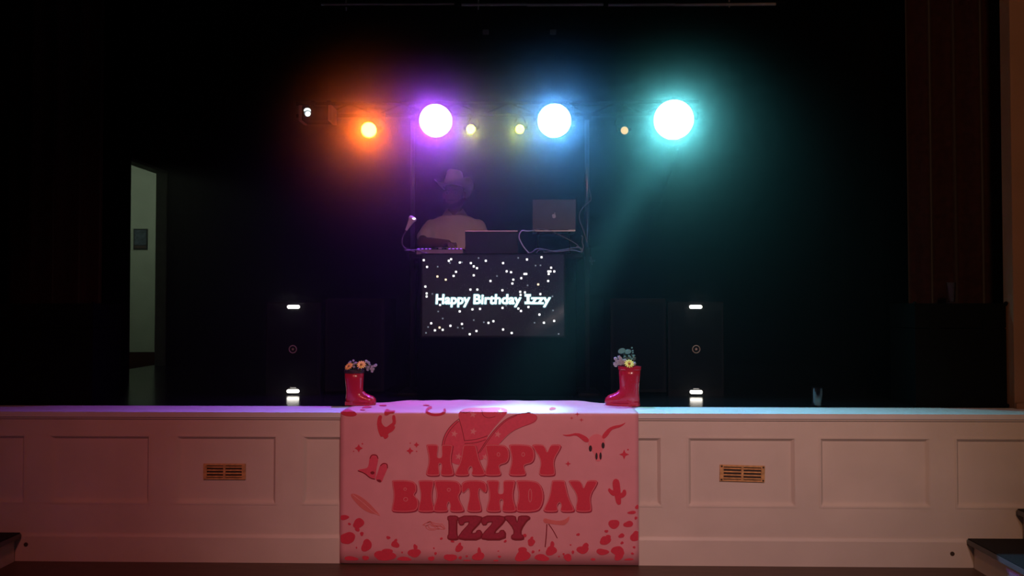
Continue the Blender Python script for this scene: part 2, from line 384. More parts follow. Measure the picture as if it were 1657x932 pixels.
# ================================================================== loudspeakers and bass boxes
led = mat('white_led_bar', (0.9, 0.9, 0.85), 0.4, emit=(1.0, 0.97, 0.86), estr=5.0, var=0)
ledr = mat('dim_led_bar', (0.3, 0.3, 0.3), 0.4, emit=(1.0, 0.97, 0.9), estr=0.35, var=0)
badge = mat('badge_silver', (0.30, 0.24, 0.18), 0.5, metal=0.3, var=0.1)
YS = 0.85
def speaker(px, lab):
    cx = PY(px, 565, YS).x
    t = thing('loudspeaker', lab, 'loudspeaker', (cx, YS + 0.18, S), 'loudspeakers on the stage')
    W, H = 0.195, 0.665
    bm = B()
    pl = [(cx - W, YS + 0.012), (cx + W, YS + 0.012), (cx + W * 0.72, YS + 0.36), (cx - W * 0.72, YS + 0.36)]
    rings(bm, [[(x, y, z) for x, y in pl] for z in (S, S + H)]); obj('cabinet', bm, blackplastic, t, bevel=0.012)
    g = obj('grille', box(B(), cx - W + 0.016, cx + W - 0.016, YS, YS + 0.02, S + 0.055, S + H - 0.06), blackgrille, t, bevel=0.006)
    zc = PY(px, 565, YS).z
    bm = torus(B(), (cx, YS - 0.002, zc), (0, 1, 0), 0.026, 0.0035, 24, 6); obj('badge_ring', bm, badge, g)
    bm = B()
    pts = []
    for k in range(10):
        r = 0.012 if k % 2 == 0 else 0.006
        pts.append((cx + r * math.sin(2 * PI * k / 10), r * math.cos(2 * PI * k / 10) + zc))
    rings(bm, [[(x, yq, zq) for x, zq in pts] for yq in (YS - 0.003, YS + 0.001)]); obj('badge_emblem', bm, badge, g)
    for py in (496.5, 634.5):
        zz = max(PY(px, py, YS).z, S + 0.028); bm = B(); hw, hh = 0.044, 0.0125
        ring = []
        for k in range(20):
            a = 2 * PI * k / 20; ring.append((cx + (hw - hh) * (1 if math.cos(a) >= 0 else -1) + hh * math.cos(a), zz + hh * math.sin(a)))
        rings(bm, [[(x, y, zq) for x, zq in ring] for y in (YS + 0.003, YS + 0.014)]); l = obj('led_bar', bm, led, t)
        if py > 600:
            obj('led_slot', box(B(), cx - 0.02, cx + 0.02, YS + 0.004, YS + 0.013, zz + 0.021, zz + 0.028), ledr, t)
    for sx in (-1, 1):
        obj('side_handle', box(B(), cx + sx * W * 0.9 - 0.006, cx + sx * W * 0.9 + 0.006, YS + 0.12, YS + 0.22, S + 0.36, S + 0.40), darksteel, t)
speaker(474, 'black loudspeaker with lit bars on the doorway side of the stage')
speaker(1126.5, 'black loudspeaker with lit bars beneath the teal lamp')
def sub(xa, xb, lab):
    t = thing('bass_box', lab, 'loudspeaker', ((xa + xb) / 2, 1.15, S), 'bass boxes beside the loudspeakers')
    H = 0.69
    obj('cabinet', box(B(), xa, xb, 0.915, 1.42, S + 0.02, S + H), blackplastic, t, bevel=0.012)
    obj('grille', box(B(), xa + 0.02, xb - 0.02, 0.9, 0.92, S + 0.05, S + H - 0.03), blackgrille, t, bevel=0.006)
    for x in (xa + 0.05, xb - 0.05):
        for y in (0.97, 1.36): obj('foot', lathe(B(), (x, y, S), (0, 0, 1), [(0.022, 0), (0.025, 0.01), (0.025, 0.022)], 12), blackplastic, t)
sub(-1.225, -0.80, 'plain black bass box behind the boot with two yellow flowers')
sub(0.83, 1.225, 'plain black bass box behind the boot with eucalyptus leaves')

# black cases at the sides, and the glasses
def case(xa, xb, y0, y1, lab):
    t = thing('equipment_case', lab, 'case', ((xa + xb) / 2, (y0 + y1) / 2, S)); H = 0.655
    m_ = mat('black_laminate', (0.002, 0.002, 0.002), 0.7, spec=0.05, var=0.1)
    obj('body', box(B(), xa, xb, y0, y1, S, S + H - 0.16), m_, t, bevel=0.006)
    obj('lid', box(B(), xa, xb, y0, y1, S + H - 0.155, S + H), m_, t, bevel=0.006)
    for x in (xa + 0.12, xb - 0.12): obj('latch', box(B(), x - 0.03, x + 0.03, y0 - 0.006, y0 + 0.004, S + H - 0.21, S + H - 0.11), m_, t, bevel=0.003)
    for x in (xa, xb):
        for z in (S, S + H): obj('corner', ell(B(), (x, y0, z), (0.012, 0.012, 0.012), 10, 8) if z > S else ell(B(), (x, y0, z + 0.012), (0.012, 0.012, 0.012), 10, 8), m_, t, smooth=True)
    return t
xr = PY(1481, 560, 0.30).x
case(xr, 3.255, 0.30, 0.64, 'black case by the lit proscenium pillar with a pint glass on its lid')
xlft = PY(150, 560, 0.30).x
case(-3.255, xlft, 0.30, 0.64, 'black case before the red curtain on the doorway side')
glass = mat('clear_glass', (1.0, 1.0, 1.0), 0.02, trans=1.0, spec=0.3, var=0.0)
def tumbler(p, h, r0, r1, lab):
    t = lathe(B(), p, (0, 0, 1), [(r0 * 0.4, 0.0), (r0, 0.0), (r1, h), (r1 - 0.003, h), (r0 - 0.004, 0.012), (r0 * 0.3, 0.010)], 28, cap=True)
    tag(obj('drinking_glass', t, glass, smooth=False, org=p), lab, 'glass')
p = PY(1539, 487, 0.45); tumbler((p.x, 0.45, S + 0.655), 0.135, 0.022, 0.029, 'clear pint glass on the lid of the black case')
p = PZ(1318, 656, S); tumbler((p.x, 0.33, S), 0.115, 0.037, 0.041, 'clear tumbler standing on the stage floor')

# ================================================================== DJ booth, television
BX0, BX1, BY0, BY1, BZ = -0.535, 0.575, 0.74, 1.285, S + 1.0
t = thing('dj_booth', 'black cloth fronted booth table under the laptops and mixer', 'table', (0.02, 1.03, S))
obj('tabletop', box(B(), BX0 - 0.058, BX1 + 0.045, BY0 + 0.018, BY1, BZ - 0.03, BZ), blackplastic, t, bevel=0.006)
bm = B(); n = 60
g = [[bm.verts.new((BX0 + (BX1 - BX0) * i / n, BY0 + 0.02 + 0.006 * math.sin(i * 0.9) * (1 - j / 8), S + 0.01 + (BZ - 0.03 - S) * j / 8)) for i in range(n + 1)] for j in range(9)]
for j in range(8):
    for i in range(n): bm.faces.new((g[j][i], g[j][i + 1], g[j + 1][i + 1], g[j + 1][i]))
bmesh.ops.solidify(bm, geom=bm.faces[:], thickness=0.004); obj('front_cloth', bm, blackcloth, t, smooth=True)
for x in (BX0, BX1 - 0.012): obj('side_panel', box(B(), x, x + 0.012, BY0 + 0.03, BY1 - 0.03, S + 0.01, BZ - 0.03), blackcloth, t)
for x in (BX0 + 0.04, BX1 - 0.04):
    for y in (BY0 + 0.06, BY1 - 0.06): obj('leg', cyl(B(), (x, y, S), (x, y, BZ - 0.03), 0.016, n=12), darksteel, t)

YT = 0.70
a = PY(683, 412, YT); b = PY(913, 544, YT)
tv = thing('television', 'wide flat screen showing a starry birthday greeting on the booth front', 'television', ((a.x + b.x) / 2, YT + 0.02, b.z))
obj('casing', box(B(), a.x - 0.006, b.x + 0.006, YT + 0.006, YT + 0.0595, b.z - 0.006, a.z + 0.006), blackplastic, tv, bevel=0.004)
bm = B(); e = 0.008
for q in ((a.x - 0.008, b.x + 0.008, a.z - 0.002, a.z + 0.008), (a.x - 0.008, b.x + 0.008, b.z - 0.010, b.z + 0.002),
          (a.x - 0.008, a.x + 0.002, b.z, a.z), (b.x - 0.002, b.x + 0.008, b.z, a.z)): box(bm, q[0], q[1], YT - 0.002, YT + 0.008, q[2], q[3])
obj('bezel', bm, blackplastic, tv)
# the lit picture: night sky with a faint milky streak
ms = bpy.data.materials.new('lit_screen'); ms.use_nodes = True; nt = ms.node_tree; bs = nt.nodes['Principled BSDF']
bs.inputs['Base Color'].default_value = (0.003, 0.003, 0.004, 1); bs.inputs['Roughness'].default_value = 0.5; bs.inputs['Specular IOR Level'].default_value = 0.1
tc = nt.nodes.new('ShaderNodeTexCoord'); sx = nt.nodes.new('ShaderNodeSeparateXYZ'); nt.links.new(tc.outputs['Generated'], sx.inputs[0])
def math_(op, x, y=None):
    n = nt.nodes.new('ShaderNodeMath'); n.operation = op
    for i, v in enumerate((x, y)):
        if v is None: continue
        if isinstance(v, (int, float)): n.inputs[i].default_value = v
        else: nt.links.new(v, n.inputs[i])
    return n.outputs[0]
def mix_(f, c0, c1):
    n = nt.nodes.new('ShaderNodeMix'); n.data_type = 'RGBA'
    if isinstance(f, (int, float)): n.inputs[0].default_value = f
    else: nt.links.new(f, n.inputs[0])
    for k, c in ((6, c0), (7, c1)):
        if isinstance(c, tuple): n.inputs[k].default_value = c
        else: nt.links.new(c, n.inputs[k])
    return n.outputs[2]
U, V = sx.outputs[0], sx.outputs[2]
skyc = mix_(V, (0.008, 0.008, 0.013, 1), (0.006, 0.006, 0.018, 1))
warm = mix_(math_('MULTIPLY', math_('SUBTRACT', 1.0, U), 0.8), skyc, (0.012, 0.008, 0.013, 1))
# streak: distance to the line rising towards the right lower corner
ln = math_('ABSOLUTE', math_('SUBTRACT', math_('SUBTRACT', V, 0.02), math_('MULTIPLY', math_('SUBTRACT', U, 0.72), 1.05)))
nz = nt.nodes.new('ShaderNodeTexNoise'); nz.inputs['Scale'].default_value = 9; nt.links.new(tc.outputs['Generated'], nz.inputs['Vector'])
st = math_('MULTIPLY', math_('MAXIMUM', math_('SUBTRACT', 1.0, math_('MULTIPLY', ln, 8.5)), 0.0), math_('MAXIMUM', math_('MULTIPLY', math_('SUBTRACT', U, 0.72), 3.4), 0.0))
st = math_('MULTIPLY', st, nz.outputs['Fac'])
pic = mix_(math_('MINIMUM', math_('MULTIPLY', st, 0.9), 0.8), warm, (0.14, 0.11, 0.115, 1))
nt.links.new(pic, bs.inputs['Emission Color']); bs.inputs['Emission Strength'].default_value = 0.75
screen = obj('screen', box(B(), a.x, b.x, YT, YT + 0.008, b.z, a.z), ms, tv)
starm = mat('star_light', (0.02, 0.02, 0.02), emit=(1, 1, 0.98), estr=2.0, var=0)
stary = mat('star_light_warm', (0.02, 0.02, 0.02), emit=(1, 0.8, 0.5), estr=1.6, var=0)
stard = mat('star_light_dim', (0.02, 0.02, 0.02), emit=(0.5, 0.6, 0.7), estr=0.35, var=0)
big = [(213,284),(238,335),(402,289),(419,277),(485,302),(568,306),(590,331),(614,344),(681,289),(811,306),(991,279),(1101,262),(456,372),(438,403),(590,398),(838,368),(871,375),(972,388),(986,388),(948,420),(888,431),(881,460),(716,441),(1173,341),(1152,369),(1168,369),(1197,369),(1155,388),(1151,441),(225,483),(235,535),(235,558),(617,506),(565,506),(806,511),(940,523),(943,546),(976,527),(1092,540),(336,621),(484,670),(580,655),(637,651),(807,644),(926,649),(946,667),(1002,637),(1085,694),(1196,742),(269,760),(297,813),(356,809),(414,779),(501,765),(701,757),(738,744),(610,818),(560,842),(811,807),(876,833),(1119,756)]
warmst = [(316,407),(379,431),(1076,467),(332,792)]
small = [(318,333),(411,306),(501,300),(626,268),(925,267),(1056,325),(1093,323),(765,404),(278,538),(996,474),(1183,557),(322,671),(356,724),(246,788),(666,752),(590,736),(470,792),(506,797),(1048,756),(1188,663),(230,832),(1230,840),(834,625)]
def squares(name, L, half, m, dy):
    first = None
    for x, y in L:
        c = PY(640 + x / 4.659, 360 + y / 4.659, YT)
        if first is None:
            first = obj(name, box(B(), c.x - half, c.x + half, YT - dy, YT + 0.001, c.z - half, c.z + half), m, screen); c0 = c; continue
        o = first.copy(); C.objects.link(o); o.parent = screen; o.location = (c.x - c0.x, 0, c.z - c0.z)
squares('star', big, 0.0064, starm, 0.0008); squares('star', warmst, 0.0064, stary, 0.0008); squares('star', small, 0.005, stard, 0.0008)
def words(m, off, dy, name):
    out = B()
    for txt, x0, x1, yb, ytop in (('Happy', 705.5, 760, 491.5, 476.5), ('Birthday', 766.5, 843, 491.5, 476.5), ('zzy', 859.5, 890.5, 491.5, None)):
        cu = bpy.data.curves.new('t', 'FONT'); cu.body = txt; cu.size = 1.0; cu.offset = 0.0; cu.fill_mode = 'FRONT'; cu.shear = 0.05
        o = bpy.data.objects.new('t', cu); C.objects.link(o)
        me = o.evaluated_get(bpy.context.evaluated_depsgraph_get()).to_mesh()
        vx = [v.co.x for v in me.vertices]; mn, mx = min(vx), max(vx)
        bm = bmesh.new(); bm.from_mesh(me)
        # thicken each stroke by an offset outline
        capx = 0.69
        sy = (491.5 - 476.5) / capx
        for v in bm.verts:
            px = x0 + (v.co.x - mn) / (mx - mn) * (x1 - x0); py = yb - v.co.y * sy
            v.co = Vector((px, py, 0))
        bmesh.ops.dissolve_limit(bm, angle_limit=0.01, verts=bm.verts[:], edges=bm.edges[:])
        bnd = [(e_.verts[0].co.copy(), e_.verts[1].co.copy()) for e_ in bm.edges if len(e_.link_faces) == 1]
        for f in bm.faces:
            out.faces.new([out.verts.new(PY(v.co.x, v.co.y, YT - dy)) for v in f.verts])
        for p, q in bnd:
            d = (q - p)
            if d.length < 1e-4: continue
            nrm = Vector((-d.y, d.x, 0)).normalized() * off; d = d.normalized() * off * 0.6
            quad = [p - nrm - d, q - nrm + d, q + nrm + d, p + nrm - d]
            out.faces.new([out.verts.new(PY(v.x, v.y, YT - dy)) for v in quad])
        bm.free(); bpy.data.objects.remove(o); bpy.data.curves.remove(cu)
    for q in ((849.5, 858.5, 476.5, 479.2), (852.8, 856.2, 477, 491), (849.5, 859, 488.6, 491.5)):
        o_ = off * 0.8
        out.faces.new([out.verts.new(PY(x, y, YT - dy)) for x, y in ((q[0] - o_, q[2] - o_), (q[1] + o_, q[2] - o_), (q[1] + o_, q[3] + o_), (q[0] - o_, q[3] + o_))])
    obj(name, out, m, tv, recalc=False)
cyanm = mat('cyan_glow', (0.02, 0.02, 0.02), emit=(0.16, 0.60, 0.66), estr=0.7, var=0)
words(cyanm, 1.45, 0.0010, 'lettering_edge')
words(starm, 0.55, 0.0016, 'lettering')

# ================================================================== things on the booth
def tubething(name, pts, r, m, lab, cat, org=None, group=None, n=8):
    o = obj(name, tube(B(), pts, r, n, 2), m, smooth=True, org=org or pts[-1]); tag(o, lab, cat, group); return o
grey = mat('grey_aluminium', (0.30, 0.29, 0.30), 0.4, metal=0.5, var=0.05)
# mixer
mx0, mx1 = -0.548, PY(749, 405, 0.80).x
t = thing('dj_mixer', 'flat silver edged mixing deck with purple lit pads', 'mixer', ((mx0 + mx1) / 2, 0.93, BZ))
body = mat('mixer_body', (0.20, 0.17, 0.16), 0.5, var=0.06)
obj('body', box(B(), mx0, mx1, 0.79, 1.09, BZ, BZ + 0.034), body, t, bevel=0.004)
obj('top_plate', box(B(), mx0 + 0.004, mx1 - 0.004, 0.794, 1.086, BZ + 0.033, BZ + 0.038), blackplastic, t)
pad = mat('purple_pads', (0.1, 0.05, 0.2), emit=(0.40, 0.10, 1.0), estr=1.6, var=0)
cxm = (mx0 + mx1) / 2
for s in (-1, 1):
    j = obj('jog_wheel', lathe(B(), (cxm + s * 0.11, 0.97, BZ + 0.037), (0, 0, 1), [(0.058, 0), (0.058, 0.010), (0.05, 0.013), (0.01, 0.013)], 28), darksteel, t)
    for k in range(4): obj('pad', box(B(), cxm + s * 0.11 - 0.050 + k * 0.027, cxm + s * 0.11 - 0.036 + k * 0.027, 0.81, 0.83, BZ + 0.037, BZ + 0.044), pad, t)
for k in range(3):
    for r in range(3): obj('knob', lathe(B(), (cxm - 0.028 + k * 0.028, 0.90 + r * 0.05, BZ + 0.037), (0, 0, 1), [(0.008, 0), (0.007, 0.016), (0.003, 0.017)], 10), blackplastic, t)
obj('fader', box(B(), cxm - 0.012, cxm + 0.012, 0.81, 0.83, BZ + 0.037, BZ + 0.052), body, t)
# gooseneck lamp at the end of the mixer
hd = PY(667.5, 354, 0.92); tip = PY(657.5, 372, 0.92); bs_ = PY(651.5, 403, 0.92)
bx_ = -0.571
t = thing('gooseneck_lamp', 'slim gooseneck lamp with a glowing pink head beside the mixer', 'lamp', (bx_, 0.92, BZ))
obj('base', lathe(B(), (bx_, 0.92, BZ), (0, 0, 1), [(0.022, 0), (0.022, 0.012), (0.009, 0.016), (0.006, 0.03)], 16), darksteel, t)
obj('neck', tube(B(), [(bx_, 0.92, BZ + 0.025), (bs_.x - 0.006, 0.92, BZ + 0.06), (bs_.x - 0.002, 0.92, tip.z - 0.05), (tip.x - 0.008, 0.92, tip.z - 0.02), tip], 0.0045, 8, 2), mat('neck_rubber', (0.12, 0.10, 0.12), 0.5), t, smooth=True)
dd = (hd - tip).normalized()
hm = mat('lamp_head_white', (0.80, 0.72, 0.78), 0.4, var=0)
obj('head', lathe(B(), tip, dd, [(0.008, -0.004), (0.010, 0.01), (0.014, 0.035), (0.022, (hd - tip).length - 0.016), (0.030, (hd - tip).length - 0.004), (0.028, (hd - tip).length + 0.012), (0.016, (hd - tip).length + 0.018)], 18), hm, t, smooth=True)
lc = hd + Vector((0.010, -0.024, -0.002))
obj('bulb', ell(B(), lc, (0.017, 0.006, 0.007), 14, 8), mat('lamp_led', (0.9, 0.8, 0.9), emit=(1, 0.72, 0.95), estr=3.0, var=0), t, smooth=True)
# laptop standing open with its back to the hall
lidm = mat('laptop_lid_dark', (0.030, 0.028, 0.034), 0.5, var=0.1)
def laptop(px0, px1, pytop, Y, zb_, lean, m, edge, lab, depth=0.24):
    p0, p1 = PY(px0, pytop, Y), PY(px1, pytop, Y)
    t = thing('laptop', lab, 'laptop', ((p0.x + p1.x) / 2, Y + 0.12, zb_))
    obj('keyboard_base', box(B(), p0.x, p1.x, Y + 0.02 + lean, Y + 0.02 + lean + depth, zb_, zb_ + 0.016), blackplastic if m is lidm else grey, t, bevel=0.003)
    bm = B(); zt_ = p0.z; zl = zb_ + 0.012; th = 0.007
    rings(bm, [[(p0.x, y, z) for y, z in ((Y, zt_), (Y + th, zt_), (Y + lean + 0.02 + th, zl), (Y + lean + 0.02, zl))], [(p1.x, y, z) for y, z in ((Y, zt_), (Y + th, zt_), (Y + lean + 0.02 + th, zl), (Y + lean + 0.02, zl))]])
    lid = obj('lid', bm, m, t, bevel=0.002)
    bm = cyl(B(), (p0.x + 0.05, Y + lean + 0.026, zl), (p1.x - 0.05, Y + lean + 0.026, zl), 0.007, n=10); obj('hinge', bm, darksteel, t)
    obj('screen', box(B(), p0.x + 0.012, p1.x - 0.012, Y + lean * 0.5 + 0.018, Y + lean * 0.5 + 0.020, zl + 0.05, zl + 0.055), blackplastic, t) if False else None
    if edge: obj('lid_edge', box(B(), p0.x + 0.002, p1.x - 0.002, Y - 0.0015, Y + 0.007, zt_ - 0.005, zt_ + 0.001), edge, t)
    return t, lid, p0, p1, zl
edge = mat('lid_edge_silver', (0.45, 0.42, 0.48), 0.3, metal=0.6)
laptop(752.5, 838, 373.5, 0.86, BZ, 0.035, lidm, edge, 'dark open laptop with a thin bright lid edge in front of the person')
lidg = mat('laptop_lid_grey', (0.17, 0.13, 0.12), 0.45, metal=0.2, var=0.06)
zs = PY(896, 373, 0.98).z
t, lid, p0, p1, zl = laptop(862, 932, 323, 0.98, zs, 0.05, lidg, None, 'grey open laptop raised on a stand, pale emblem on its lid', 0.22)
c = PY(896.5, 349, 0.995); bm = B()
pts = []
for k in range(24):
    a_ = 2 * PI * k / 24; r = 0.016 * (1 - 0.22 * math.cos(a_ - 0.2) ** 8 - 0.2 * (max(0, math.sin(a_)) ** 10)); pts.append((c.x + r * math.cos(a_), c.z + r * math.sin(a_)))
yl = lambda z_: 0.98 + (p0.z - z_) / (p0.z - zl) * 0.07
rings(bm, [[(x, yl(z_) - d_, z_) for x, z_ in pts] for d_ in (0.0016, -0.002)])
rings(bm, [[(c.x + 0.004 + r_ * math.cos(q) * 0.6 + r_ * 0.4, yl(c.z + 0.02) - d_, c.z + 0.021 + r_ * math.sin(q)) for q in [2 * PI * i / 10 for i in range(10)]] for d_ in (0.0016, -0.002) for r_ in (0.005,)])
obj('lid_emblem', bm, mat('emblem_pale', (0.60, 0.52, 0.46), 0.4), lid)
t2 = thing('laptop_stand', 'low metal stand under the grey laptop', 'stand', ((p0.x + p1.x) / 2, 1.15, BZ))
for x in (p0.x + 0.04, p1.x - 0.04):
    obj('side_frame', tube(B(), [(x, 1.255, BZ + 0.006), (x, 1.03, BZ + 0.006), (x, 1.03, BZ + 0.02), (x, 1.07, zs - 0.006), (x, 1.255, zs - 0.006)], 0.006, 8, 0), darksteel, t2, smooth=True)
for y, z_ in ((1.03, BZ + 0.006), (1.09, zs - 0.006), (1.25, zs - 0.006)): obj('cross_bar', cyl(B(), (p0.x + 0.04, y, z_), (p1.x - 0.04, y, z_), 0.005, n=8), darksteel, t2)
# cables
wc = mat('pale_cable', (0.52, 0.50, 0.56), 0.5, var=0.05); gc = mat('grey_cable', (0.18, 0.18, 0.21), 0.5, var=0.05)
G = 'cables on the booth table'
pp = lambda L, Y: [PY(x, y, Y) for x, y in L]
tubething('cable', [PY(866, 372.2, 1.058)] + pp([(858, 374), (850, 374), (845, 372.5), (841, 377), (839.5, 384), (843, 392), (848, 401), (856, 409.5)], 0.80), 0.0040, wc, 'pale looped cable rising between the two laptops', 'cable', group=G)
tubething('cable', [PY(868, 370.5, 1.052)] + pp([(874, 370.5), (888, 372), (905, 380), (922, 388.5), (936, 397), (942, 408)], 0.95), 0.0028, gc, 'thin cable arching from the grey laptop over the table', 'cable', group=G)
tubething('cable', pp([(853, 410), (862, 408), (866, 403), (876, 402), (887, 405), (900, 408), (913, 406), (926, 404), (940, 408)], 0.77), 0.0028, gc, 'tangled cable lying along the front edge of the table', 'cable', group=G)
tubething('cable', pp([(868, 409.5), (872, 404), (881, 405), (879, 409), (890, 407), (906, 405), (922, 402), (938, 400), (930, 398), (944, 403), (941, 409)], 0.79), 0.0026, gc, 'coiled thin cable heaped at the table end by the knobbed stand', 'cable', group=G)
tubething('cable', pp([(940, 381), (944, 383), (941, 391), (945, 399), (941, 408)], 0.84), 0.003, gc, 'short upright cable at the table end by the stand', 'cable', group=G)
tubething('cable', pp([(655, 405), (666, 405), (676, 404), (684, 408), (692, 410)], 0.775), 0.003, gc, 'short dark cable lying in front of the mixer', 'cable', group=G)

# ================================================================== light stands, truss bar and lamps
YB = 1.10; YL = YB - 0.30
zbar = PY(828, 176, YB).z
SX = (PY(668, 300, YB).x, PY(950, 300, YB).x)
for k, (x, lab) in enumerate(zip(SX, ('chrome light stand rising behind the gooseneck lamp', 'chrome light stand with a side knob beside the cables'))):
    t = thing('light_stand', lab, 'stand', (x, YB, S))
    obj('base_plate', box(B(), x - 0.075, x + 0.075, YB - 0.2, YB + 0.2, S, S + 0.012), darksteel, t, bevel=0.003)
    obj('lower_tube', cyl(B(), (x, YB, S + 0.01), (x, YB, S + 1.05), 0.020), darksteel, t, smooth=True)
    obj('upper_tube', cyl(B(), (x, YB, S + 1.0), (x, YB, zbar - 0.06), 0.0155), steel, t, smooth=True)
    obj('collar', lathe(B(), (x, YB, S + 1.0), (0, 0, 1), [(0.02, 0), (0.026, 0.004), (0.026, 0.06), (0.018, 0.066)], 18), darksteel, t)
    obj('top_clamp', box(B(), x - 0.028, x + 0.028, YB - 0.03, YB + 0.03, zbar - 0.09, zbar - 0.045), darksteel, t, bevel=0.005)
    if k == 1:
        c = PY(957, 422, 1.07)
        kn = obj('knob', cyl(B(), (x, YB, c.z), (x + 0.055, YB - 0.02, c.z), 0.007, n=10), steel, t)
        obj('knob_handle', cyl(B(), (x + 0.024, YB - 0.028, c.z + 0.032), (x + 0.034, YB - 0.028, c.z - 0.03), 0.006, n=10), steel, t)
t = thing('truss_bar', 'long black ladder bar carrying all the stage lamps', 'truss', (0, YB, zbar))
xL, xR = PY(480, 176, YB).x, PY(1130, 176, YB).x
for dz in (-0.045, 0.045): obj('chord', cyl(B(), (xL, YB, zbar + dz), (xR, YB, zbar + dz), 0.014, n=12), darksteel, t, smooth=True)
nb = 15
for k in range(nb):
    x0 = xL + (xR - xL) * k / nb; x1 = xL + (xR - xL) * (k + 1) / nb; s = 1 if k % 2 else -1
    obj('brace', cyl(B(), (x0, YB, zbar - 0.045 * s), (x1, YB, zbar + 0.045 * s), 0.007, n=8), darksteel, t, smooth=True)
for px in (757, 838, 1010):
    p = PY(px, 170.5, YB - 0.02); obj('bolt', ell(B(), (p.x, YB - 0.016, p.z), (0.007, 0.008, 0.007), 10, 8), steel, t, smooth=True)
tubething('cable', pp([(952, 300), (958, 324), (950, 329), (942, 337), (937, 346), (938, 358), (944, 372), (950, 392)], 1.082), 0.0035, gc, 'cable bowing out from the stand beside the grey laptop', 'cable', group=G)

def par(px, py, r, col, estr, lab, aim, name='stage_lamp', group=None, length=0.24, body=None):
    c = PY(px, py, YL)
    t = thing(name, lab, 'lamp', (c.x, YB, c.z), group)
    ax = (Vector(aim) - c).normalized(); bk = -ax
    m_ = body or blackplastic
    R = r * 1.035
    obj('can', lathe(B(), c, bk, [(R * 0.94, 0.004), (R, 0.004), (R, length * 0.5), (R * 0.75, length * 0.85), (R * 0.4, length), (R * 0.2, length * 1.02)], 28), m_, t, smooth=False)
    em = mat(name + '_lens_%d_%d' % (px, py), (0.1, 0.1, 0.1), emit=col, estr=estr, var=0)
    bm = lathe(B(), c, ax, [(r * 1.0, -0.006), (r * 0.985, 0.012), (r * 0.7, 0.018), (r * 0.2, 0.020)], 32); obj('lens', bm, em, t, smooth=True)
    u = Vector((1, 0, 0)); piv = c + bk * length * 0.35
    bm = B(); top = Vector((c.x, YB - 0.01, zbar - 0.045))
    yk = [piv - u * (R + 0.012), Vector((piv.x - R - 0.012, YB - 0.02, (piv.z + top.z) / 2 + 0.01)), Vector((c.x - R * 0.5, YB - 0.01, top.z - 0.012)), Vector((c.x + R * 0.5, YB - 0.01, top.z - 0.012)), Vector((piv.x + R + 0.012, YB - 0.02, (piv.z + top.z) / 2 + 0.01)), piv + u * (R + 0.012)]
    tube(bm, yk, 0.006, 8); obj('yoke', bm, darksteel, t)
    for s in (-1, 1): obj('yoke_knob', cyl(B(), piv + u * s * (R - 0.006), piv + u * s * (R + 0.026), 0.013, n=12), darksteel, t)
    obj('clamp', box(B(), c.x - 0.016, c.x + 0.016, YB - 0.026, YB + 0.026, zbar - 0.065, zbar - 0.02), darksteel, t, bevel=0.004)
    return c, ax
GP = 'lamps on the truss bar'
fwd = lambda px, py, dx=0.0, dz=-0.9: PY(px, py, YL) + Vector((dx, -2.2, dz))
ORANGE, PURPLE, BLUE, TEAL, LIME = (1.0, 0.14, 0.002), (0.38, 0.07, 1.0), (0.10, 0.42, 1.0), (0.12, 0.66, 0.72), (0.72, 0.80, 0.03)
def stagelight(name, c, ax, power, col, aim=None, size=138, blend=0.7, rad=0.05):
    p = c + ax * 0.05
    lamp(name, 'SPOT', p, power, col, aim if aim is not None else p + Vector((0, -1, -0.57)), size, blend, rad)
c, ax = par(597, 210, 0.052, (1.0, 0.50, 0.04), 16, 'small orange stage lamp, glowing amber, on the truss bar', fwd(597, 210), group=GP)
stagelight('orange_beam', c, ax, 155, ORANGE, c + Vector((0.25, -2, -0.35)), 100, 0.8, 0.03)
c, ax = par(705, 195.5, 0.116, (0.75, 0.42, 1.0), 9, 'large round stage lamp glowing violet above the person', fwd(705, 195), group=GP)
stagelight('violet_beam', c, ax, 225, PURPLE, c + Vector((0, -1, -0.85)))
c, ax = par(897, 195.5, 0.118, (0.45, 0.75, 1.0), 9, 'large round stage lamp glowing blue above the grey laptop', fwd(897, 195), group=GP)
stagelight('blue_beam', c, ax, 190, BLUE)
c, ax = par(1090, 194, 0.138, (0.5, 1.0, 0.92), 9, 'largest stage lamp, glowing teal, at the end of the truss bar', fwd(1090, 194, -0.5), group=GP)
stagelight('teal_spill', c, ax, 270, TEAL)
p2 = PZ(838, 664, S)
stagelight('teal_beam', c, (p2 - c).normalized(), 2600, TEAL, p2, 17, 0.9, 0.09)
c, ax = par(762, 209, 0.030, (0.90, 1.0, 0.08), 5, 'little lime lamp beside the violet lamp', fwd(762, 209), group=GP, length=0.14)
stagelight('lime_beam_a', c, ax, 20, LIME, c + Vector((0, -2, -0.5)), 100, 0.8, 0.02)
c, ax = par(841, 209, 0.030, (0.90, 1.0, 0.08), 5, 'little lime lamp beside the blue lamp', fwd(841, 209), group=GP, length=0.14)
stagelight('lime_beam_b', c, ax, 20, LIME, c + Vector((0, -2, -0.5)), 100, 0.8, 0.02)
par(1010.5, 211, 0.026, (1.0, 0.62, 0.22), 0.95, 'little dim amber lamp next to the teal lamp', fwd(1010, 211), group=GP, length=0.14)
